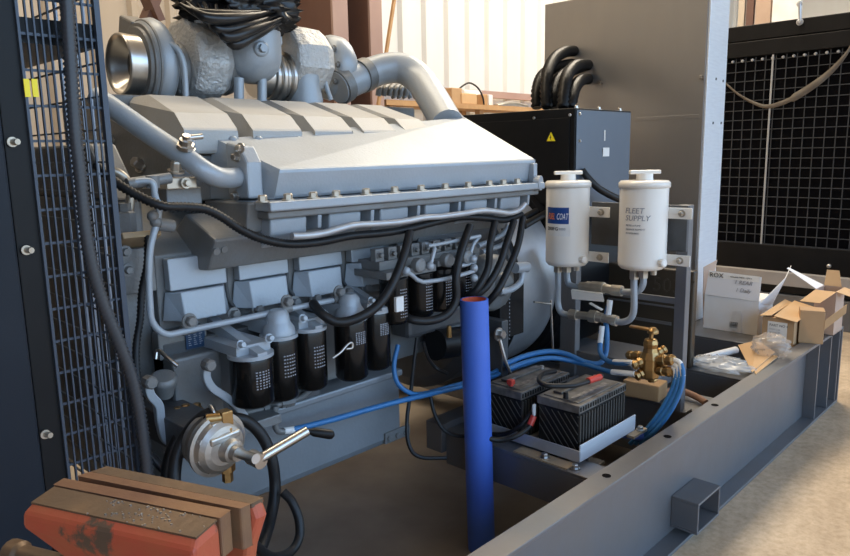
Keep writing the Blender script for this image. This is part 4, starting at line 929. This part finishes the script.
for x in (3.46, 3.70, 3.94): MB().bolt((x, yb+.03, zt2), (0,0,1), .010, .014).build('lid_bolt', CHROME, bx)
MB().box(3.70, 3.712, yb-.0085, yb-.0065, 1.80, 1.86).build('paper_tag', PAPER, bx)
p = at(606,152,y=yb-.008); MB().obox(p, (1,0,0), (0,1,0), (0,0,1), .07, .003, .05).build('rating_label', PAPER, bx)
x_ = 3.85; ya, yb2 = at(693,300,x=x_).y, at(585,300,x=x_).y
zc_ = at(660,268,x=x_).z
pn = MB().box(x_, x_+.06, ya, 2.2, .505, zc_).build('air_inlet_cover', MUDBROWN, ge, bevel=.01)
mb = MB(); zz = at(650,304,x=x_).z; mb.box(x_-.006, x_, ya+.03, 2.15, zz-.006, zz+.004); zz2 = at(650,320,x=x_).z; mb.box(x_-.006, x_, ya+.12, 2.0, zz2-.012, zz2+.006); mb.build('cover_ridge', STEELGREY, pn)
text('503V', (x_-.001, at(652,285,x=x_).y, at(652,287,x=x_).z-.02), (0,-1,0), (0,0,1), .12, mat('embossed_olive', (.06,.05,.036), .35), pn)
mb = MB(); mb.tube([at(551,300,y=2.05), at(552,330,y=2.05), at(553,352,y=2.05)], .006, 6, 2); mb.tube([at(534,302,y=2.05), at(551,304,y=2.05)], .006, 6, 2); mb.build('guard_rod', CHROME, ge)
# cables between terminal box and the engine / cabinet
for P, lb in (([(582,170,2.122),(588,178,2.09),(598,188,2.05),(612,196,2.02),(626,202,2.0)], 'black cable curving behind the white canisters from the terminal box'),
              ([(524,226,2.3),(545,214,2.3),(566,206,2.3)], 'black cable passing left of the blue label canister'),
              ([(524,218,2.35),(545,207,2.35),(566,199,2.35)], 'upper black cable at the rear end of the engine')):
    hose([(u, v, y) for u, v, y in P], .02, lb, 'power_cable', RUBBER, 'cable')
# black conduits rising into the cabinet
XC = 4.60
for (pts, lb) in (([(537,108,4.0),(537,92,4.02),(541,78,4.08),(550,70,4.2),(562,66,4.4),(572,64,4.595)], 'leftmost black conduit rising from the terminal box top'),
                  ([(547,108,3.92),(546,90,3.95),(548,72,4.02),(555,58,4.18),(565,52,4.4),(574,51,4.595)], 'tallest black conduit arching into the steel cabinet'),
                  ([(555,108,3.98),(553,95,4.0),(558,80,4.1),(568,72,4.25),(578,68,4.4),(584,66,4.595)], 'black conduit between the tallest and middle ones'),
                  ([(563,108,3.86),(564,92,3.9),(567,76,4.0),(574,67,4.2),(581,65,4.4),(588,65,4.595)], 'black conduit entering the cabinet at mid height'),
                  ([(570,108,3.9),(572,97,3.95),(575,87,4.05),(580,81,4.25),(584,79,4.4),(588,79,4.595)], 'lowest black conduit curving into the steel cabinet')):
    P = [at(u, v, x=x if x < 4.0 else 4.0+(x-4.0)*1.672) for u, v, x in pts]
    tag(MB().tube(P, .042, 12, 6, ribs=.034).build('power_conduit', BLACKP), lb, 'conduit', 'black conduits into the cabinet')

# ------------------------------------------------------------------ sheet steel cabinet
cz0 = .5
sc_ = thing('steel_cabinet', 'tall bare sheet steel cabinet at the far end of the skid', 'cabinet', (5.2, 2.75, cz0))
MB().box(5.00, 5.325, 2.10, 3.43, cz0+.001, 2.905).build('cabinet_body', SHEET, sc_, bevel=.006)
MB().box(5.005, 5.333, 2.085, 2.0995, cz0+.001, 3.08).build('lit_side_skin', BRIGHTAL, sc_, bevel=.004)  # paler skin paints the brightly lit side of the steel cabinet
for u, v in ((701.5,77),(601,83)): MB().bolt(at(u, v, x=5.0), (-1,0,0), .012, .02).build('cabinet_bolt', CHROME, sc_)
for u, v in ((716,79),(723,81),(713,123),(721,123)): MB().lathe(at(u, v, y=2.085), (0,-1,0), [(0,.010),(.004,.008)], 10).build('cabinet_screw', DARKCAST, sc_)
mb = MB(); zz = at(660,118,x=5.0).z; mb.box(4.9985, 5.0, 2.13, 2.6, zz-.015, zz+.012); mb.build('seam', SHEET, sc_, bevel=.003)

# ------------------------------------------------------------------ cardboard boxes and bags on the skid end
def quad(P, t, name, m, parent, **k):   # a thin sheet of card
    P = [Vector(p) for p in P]; n_ = (P[1]-P[0]).cross(P[3]-P[0]).normalized()
    return MB().loft([P, [p+n_*t for p in P]]).build(name, m, parent, **k)
zs = .5005; xw = 4.86
yl, yr = at(703,325,x=xw).y, at(757,335,x=xw).y
zmid = at(735,298,x=xw).z; ztop_l = at(706,271,x=xw).z
wb = thing('cardboard_box', 'white printed cardboard box standing open beside the steel cabinet', 'box', (xw+.1, (yl+yr)/2, zs), 'cardboard boxes on the skid end')
MB().box(xw, xw+.28, yr, yl, zs, zmid).build('box_body', WHITECARD, wb, bevel=.002)
fx = lambda z: xw-.0065+.035*(z-zmid)/(ztop_l-zmid)
fp_ = quad([(xw-.001,yl-.005,zmid),(xw-.001,yr,zmid),(xw+.035,yr+.005,ztop_l-.01),(xw+.035,yl-.01,ztop_l)], .004, 'front_flap', GREYCARD, wb)
MB().obox((fx(ztop_l-.026)+.0025, (yr+yl)/2, ztop_l-.026), (0,1,0), (.18,0,1), (1,0,-.18), yl-yr-.03, .04, .002).build('label_strip', PAPER, fp_)
sideP = at(716,263,x=xw+.12)
quad([(xw,yl,zs+.02),(xw+.005,yl+.015,zmid),(xw+.03,yl+.03,ztop_l+.02),(xw+.16,yl-.01,ztop_l+.06)][::-1], .004, 'side_flap', CARDPINK, wb)
quad([(xw+.01,yr,zmid-.02),(xw+.23,yr-.01,zmid-.06),(xw+.27,yr-.10,ztop_l+.05),(xw+.20,yr-.095,ztop_l-.02)], .004, 'side_flap', WHITECARD, wb)
xd = (0,-1,0)
text('ROX', (fx(ztop_l-.04), yl-.02, ztop_l-.04), xd, (0,0,1), .045, INK, fp_)
text('GENUINE PARTS - QTY 1', (fx(ztop_l-.03), yl-.16, ztop_l-.03), xd, (0,0,1), .013, INK, fp_)
text('1 REAR', (fx(zmid+.095), yl-.19, zmid+.095), xd, (.18,0,1), .038, GREYINK, fp_, shear=.3)
text('1 Daily', (fx(zmid+.045), yl-.205, zmid+.045), xd, (.18,0,1), .036, GREYINK, fp_, shear=.3)
pl = quad([(xw-.003,yl-.185,zs+.02),(xw-.003,yl-.265,zs+.01),(xw-.003,yl-.255,zs+.155),(xw-.003,yl-.20,zs+.145)], .002, 'shipping_label', PAPER, wb)
for k in range(4): text('1002', (xw-.0075, yl-.20-.013*k, zs+.03), (0,0,1), (0,1,0), .022, INK, pl)
# brown box with two long flaps
B0, B1, B2 = at(761,343,z=.537), at(795,352,z=.537), at(805,346,z=.537)
bw = thing('cardboard_box', 'brown cardboard box with a white label and half closed flaps', 'box', (5.0, 1.45, .5005), 'cardboard boxes on the skid end')
x0 = 4.66; y0_, y1_ = at(793,345,x=x0).y, at(761,340,x=x0).y; zt3 = at(762,316,x=x0).z
y0_ = max(y0_, 1.303)
MB().box(x0, x0+.36, y0_, y1_, .5005, zt3).build('box_body', CARD, bw, bevel=.002)
ym = (y0_+y1_)/2+.03
a, b = at(776,292,x=x0+.36), at(786,295,x=x0+.36)
quad([(x0-.02,y1_+.01,zt3+.003),(x0-.01,ym+.01,zt3+.012),(x0+.36,ym+.0,zt3+.035),(x0+.36,y1_-.02,zt3+.05)], .004, 'top_flap', CARDIN, bw)
quad([(x0-.01,ym-.005,zt3+.010),(x0-.03,y0_-.02,zt3-.005),(x0+.36,y0_-.02,zt3+.02),(x0+.36,ym-.012,zt3+.05)], .004, 'top_flap', CARDIN, bw)
lb_ = MB().box(x0-.002, x0-.0005, y0_+.04, y1_-.035, .53, zt3-.025).build('paper_label', PAPER, bw)
text('PART NO 4', (x0-.0025, y1_-.045, zt3-.055), xd, (0,0,1), .022, INK, lb_)
for k in range(4): text('STOCK 21-08', (x0-.0025, y1_-.045, zt3-.078-.018*k), xd, (0,0,1), .011, GREYINK, lb_)
# small plain box on the rail
sb = thing('cardboard_box', 'small plain tan cardboard box at the rail end with one side flap open', 'box', (4.78, 1.30, .5365), 'cardboard boxes on the skid end')
P0 = at(798,342.5,z=.537); P1 = at(823,344.5,z=.537); bx1 = (P1-P0); hgt = at(800,310,x=P0.x).z
dpt = Vector((-bx1.y, bx1.x, 0)).normalized()*.12
bmb = MB(); Tp = Vector((0,0,hgt-.537)); bmb.hexa([P0, P1, P1+dpt, P0+dpt, P0+Tp, P1+Tp, P1+dpt+Tp, P0+dpt+Tp]); bmb.build('box_body', CARD, sb, bevel=.002)
q0 = P1+Tp*.45; quad([q0, q0+Vector((.0,0,.06)), at(847,304,x=P1.x+.05), at(846,313,x=P1.x+.05)][::-1], .003, 'side_flap', CARDIN, sb)
# tall open box
tbx = thing('cardboard_box', 'tall pinkish cardboard box with open top flaps at the far corner', 'box', (5.1, 1.35, .537), 'cardboard boxes on the skid end')
xT = 5.02; ya_, yb_ = at(838,330,x=xT).y, at(812,330,x=xT).y; zT_ = at(838,292,x=xT).z
ya_ = max(ya_, 1.19)
mb = MB(); tk = .004
mb.box(xT, xT+tk, ya_, yb_, .5365, zT_-.002); mb.box(xT+.2-tk, xT+.2, ya_, yb_, .5365, zT_); mb.box(xT+tk, xT+.2-tk, ya_, ya_+tk, .5365, zT_); mb.box(xT+tk, xT+.2-tk, yb_-tk, yb_, .5365, zT_); mb.box(xT, xT+.2, ya_, yb_, .5366, .541)
mb.build('box_body', CARDPINK, tbx)
quad([(xT,yb_,zT_),(xT,ya_,zT_),(xT-.13,ya_+.06,zT_-.06),(xT-.13,yb_+.05,zT_-.06)], .003, 'top_flap', CARDIN, tbx)
quad([(xT,ya_,zT_),(xT+.2,ya_,zT_),(xT+.18,ya_-.08,zT_-.02),(xT+.04,ya_-.08,zT_-.03)], .003, 'top_flap', CARDIN, tbx)
quad([(xT+.2,yb_,zT_),(xT+.2,ya_+.02,zT_),(xT+.24,ya_+.05,zT_+.10),(xT+.24,yb_-.0,zT_+.10)], .003, 'top_flap', CARDIN, tbx)
quad([(xT+.02,yb_,zT_),(xT+.19,yb_,zT_),(xT+.17,yb_+.22,zT_+.10),(xT+.13,yb_+.22,zT_+.10)], .003, 'top_flap', GREYCARD, tbx)
# flattened card and film bags
fc_ = quad([at(738,345,z=.52), at(757,340,z=.56), at(775,352,z=.56), at(752,372,z=.545)], .005, 'cardboard_scrap', CARDIN, None); tag(fc_, 'loose orange brown cardboard scrap under the clear film', 'cardboard')
fc_ = quad([at(748,360,z=.541), at(764,352,z=.55), at(778,356,z=.55), at(756,374,z=.541)], .006, 'cardboard_scrap', CARDIN, None); tag(fc_, 'folded cardboard scrap leaning on the rail edge', 'cardboard')
mb = crumple(at(771,346,z=.60), .11, 5.2, (.85,1.0,.62), .55, 36); tag(mb.build('plastic_bag', clear_film('brown_tinted_film', (.62,.54,.46), .38)), 'crumpled clear plastic bag in front of the brown box', 'plastic bag')
mb = crumple(at(722,364,z=.54), .15, 8.4, (.8,1.15,.22), .5, 40); tag(mb.build('bubble_wrap', clear_film('frosted_film', (.78,.78,.76), .42)), 'flat sheet of clear bubble wrap on the skid deck', 'bubble wrap')
tag(MB().tube([at(690,362,z=.525), at(712,356,z=.53), at(736,350,z=.535)], .022, 10, 4).build('paper_roll', PAPER), 'rolled white paper beside the bubble wrap', 'paper roll')
mb = MB(); mb.tube([at(660,396,z=.48), at(676,390,z=.49), at(695,396,z=.48), at(706,403,z=.47)], .018, 8, 4); tag(mb.build('rag', mat('rust_rag', (.28,.15,.09), .8)), 'rust brown rag lying inside the rail', 'rag')

# ------------------------------------------------------------------ far radiator
XR = 7.5
br = thing('radiator', 'black radiator package with wire mesh guard in the background', 'radiator', (XR+.3, 2.2, 0))
zA_, zB_, zC_, zD_ = at(735,27,x=XR).z, at(735,42.5,x=XR).z, at(735,58,x=XR).z, .78
yR0 = at(731,150,x=XR).y+.45; yR1 = .95
MB().box(XR, XR+.8, yR1, yR0, zB_+.004, zA_).build('top_panel', BLACKP, br, bevel=.006)
MB().box(XR, XR+.8, yR1, yR0, zC_, zB_-.004).build('upper_rail', BLACKP, br, bevel=.006)
MB().box(XR+.06, XR+.8, yR1, yR0, zD_, zC_-.003).build('core', DARKMESH, br)
MB().box(XR, XR+.8, yR1, yR0, .3, zD_-.004).build('lower_panel', BLACKP, br, bevel=.006)
MB().box(XR-.03, XR+.9, yR1, yR0, 0, .29).build('base_beam', STEELGREY, br, bevel=.006)
mb = MB(); y = yR1; sp = .095
while y < yR0: mb.box(XR+.02, XR+.026, y-.004, y+.004, zD_, zC_-.003); y += sp
z = zD_
while z < zC_: mb.box(XR+.014, XR+.02, yR1, yR0, z-.004, z+.004); z += sp
mb.build('mesh_guard', WIRE, br)
mb = MB(); yy = at(770,100,x=XR).y; mb.box(XR+.004, XR+.014, yy-.008, yy+.008, zD_, zC_-.003); mb.build('guard_bar', GALV, br)
y = yR1+.03
while y < yR0: MB().lathe((XR+.016, y, zC_-.035), (-1,0,0), [(0,.016),(.016,.011)], 8).build('guard_bolt', GALV, br); y += sp
mb = MB(); p = at(800,22,x=XR-.01); mb.tube([at(799.5,2,x=XR-.015), p], .014, 8, 2); mb.bolt(p, (-1,0,0), .022, .03); mb.bolt(at(799.5,4,x=XR-.002), (-1,0,0), .018, .02); mb.build('hanger_bolt', GALV, br)
MB().bolt(at(829,266,x=XR), (-1,0,0), .015, .012).build('panel_bolt', CHROME, br)
# sling hung over it
P = spline([at(724,82,x=XR-.012), at(738,94,x=XR-.012), at(752,102,x=XR-.012), at(766,106.5,x=XR-.012), at(782,103,x=XR-.012), at(800,94,x=XR-.012), at(822,79,x=XR-.012), at(838,64,x=XR-.012), at(850,48,x=XR-.012), at(860,25,x=XR-.012), at(868,4,x=XR-.012)], 6)
mb = MB(); rings = []
for i, p in enumerate(P):
    t = i/(len(P)-1); tw = 1.2*math.sin(t*PI); nrm = Vector((0, math.sin(tw)*.6, 1)).normalized(); w_ = .013+.026*math.sin(t*PI)**2*(.4+.6*(t > .45))
    side = Vector((-.3,0,1)).normalized()
    rings.append([p+side*w_+Vector((-.004,0,0)), p-side*w_+Vector((-.004,0,0)), p-side*w_+Vector((.004,0,0)), p+side*w_+Vector((.004,0,0))])
mb.loft(rings, True, True); tag(mb.build('lifting_sling', WEB), 'tan webbing sling sagging across the black mesh guard', 'sling')
mb = MB(); mb.box(XR-.35, XR-.25, 1.0, 2.9, .44, .56); mb.box(XR-.33, XR-.27, 1.1, 1.16, 0, .44); mb.box(XR-.33, XR-.27, 2.7, 2.76, 0, .44)
tag(mb.build('timber_rail', mat('pale_timber', (.33,.30,.27), .7, 0, (.25,.22,.19), 5, .6)), 'pale timber rail in front of the far radiator', 'rail')

# ------------------------------------------------------------------ shelf with clutter along the back wall
ys = 6.0
zs_ = at(500,106,y=ys).z
mb = MB(); mb.box(5.6, 10.5, ys-.05, 6.4, zs_-.06, zs_); 
for x in (5.7, 7.3, 8.9, 10.3): mb.box(x, x+.08, ys, ys+.08, 0, zs_-.06); mb.box(x, x+.08, 6.3, 6.38, 0, zs_-.06)
sh_ = mb.build('wall_shelf', WOOD, label='wooden shelf along the white corrugated wall', cat='shelf')
za = at(500,97,y=6.38).z; zb3 = at(500,92,y=6.38).z
MB().box(5.6, 12, 6.36, 6.44, za-.02, zb3).build('trim_1', PINKOX, kind='structure', base=False)
def shelf_box(u0, u1, v0, v1, m, lb, y=ys, d=.3, nm='storage_box'):
    a, b = at(u0, v1, y=y), at(u1, v0, y=y); h = at(u0, v0, y=y).z-at(u0, v1, y=y).z
    tag(MB().box(a.x, b.x, y, y+d, zs_+.0005, zs_+max(h,.05)).build(nm, m, bevel=.01), lb, 'box', 'boxes on the wall shelf')
shelf_box(462, 477, 97, 108, CARDIN, 'orange tan box on the wall shelf in front of the others', ys, .15)
shelf_box(452, 462, 90, 106, CARD, 'brown box leftmost on the wall shelf', ys+.02)
shelf_box(464, 482, 90, 106, WHITECARD, 'white box behind the orange tan box on the shelf', ys+.17, .2)
shelf_box(483, 488, 97, 108, WOOD, 'narrow brown box on the wall shelf', ys)
shelf_box(489, 493, 97, 108, PAPER, 'narrow white box beside the narrow brown one', ys+.02)
mb = MB(); mb.tube([at(496,107,y=ys), at(510,105,y=ys-.0), at(526,108,y=ys)], .05, 8, 4); tag(mb.build('foil_roll', CHROME), 'silver foil roll lying on the wall shelf', 'roll')
mb = MB(); mb.tube([at(459,89,y=ys+.1), at(464,85,y=ys+.1), at(470,83,y=ys+.1), at(478,88,y=ys+.05), at(483,98,y=ys), at(484,108,y=ys)], .012, 6, 5); tag(mb.build('shelf_cable', RUBBER), 'thin black cable arching over the shelf boxes', 'cable')
p_, q_ = at(396,-12,y=5.6), at(386,54,y=5.6); mb = MB(); mb.bar(p_, p_+(q_-p_)*(p_.z/(p_.z-q_.z)), .03, .03); tag(mb.build('broom_pole', WOOD), 'thin brown pole leaning near the steel columns', 'pole')
# timber stacked above the far radiator
for i, (u0, u1, m) in enumerate(((738,744,WALLT),(746,753,REDOX),(755,770,CARDPINK),(772,800,WHITECARD))):
    a, b = at(u0, 16, x=9.5), at(u1, 16, x=9.5)
    tag(MB().box(9.5, 9.56, b.y, a.y, 0, 3.9).build('leaning_board', m), ('tan','dark red','pinkish','pale')[i]+' board standing against the wall above the far radiator', 'board', 'boards against the back wall')

# ------------------------------------------------------------------ light
def lamp(name, loc, size, sy, energy, col, rot=(0,0,0)):
    l = bpy.data.lights.new(name, 'AREA'); l.shape = 'RECTANGLE'; l.size = size; l.size_y = sy; l.energy = energy; l.color = col
    o = bpy.data.objects.new(name, l); COL.objects.link(o); o.location = loc; o.rotation_euler = rot; return o
lamp('roof_light', (1.5, 4.3, 6.9), 7, 1.2, 235, (1,.84,.62))
lamp('roof_light', (8.5, 3.6, 6.9), 6, 1.6, 540, (1,.88,.70))
w = bpy.data.worlds.new('sky'); scene.world = w; w.use_nodes = True
nt = w.node_tree; bg = nt.nodes['Background']
tc = nt.nodes.new('ShaderNodeTexCoord'); sx = nt.nodes.new('ShaderNodeSeparateXYZ'); rp = nt.nodes.new('ShaderNodeValToRGB')
nt.links.new(tc.outputs['Generated'], sx.inputs[0])
nt.links.new(sx.outputs['Z'], rp.inputs[0])
e = rp.color_ramp.elements; e[0].position = 0; e[0].color = (.34,.32,.29,1); e[1].position = .02; e[1].color = (.55,.78,1.0,1)
x3 = e.new(.6); x3.color = (.28,.52,1.0,1)
nt.links.new(rp.outputs[0], bg.inputs['Color']); bg.inputs['Strength'].default_value = 2.7
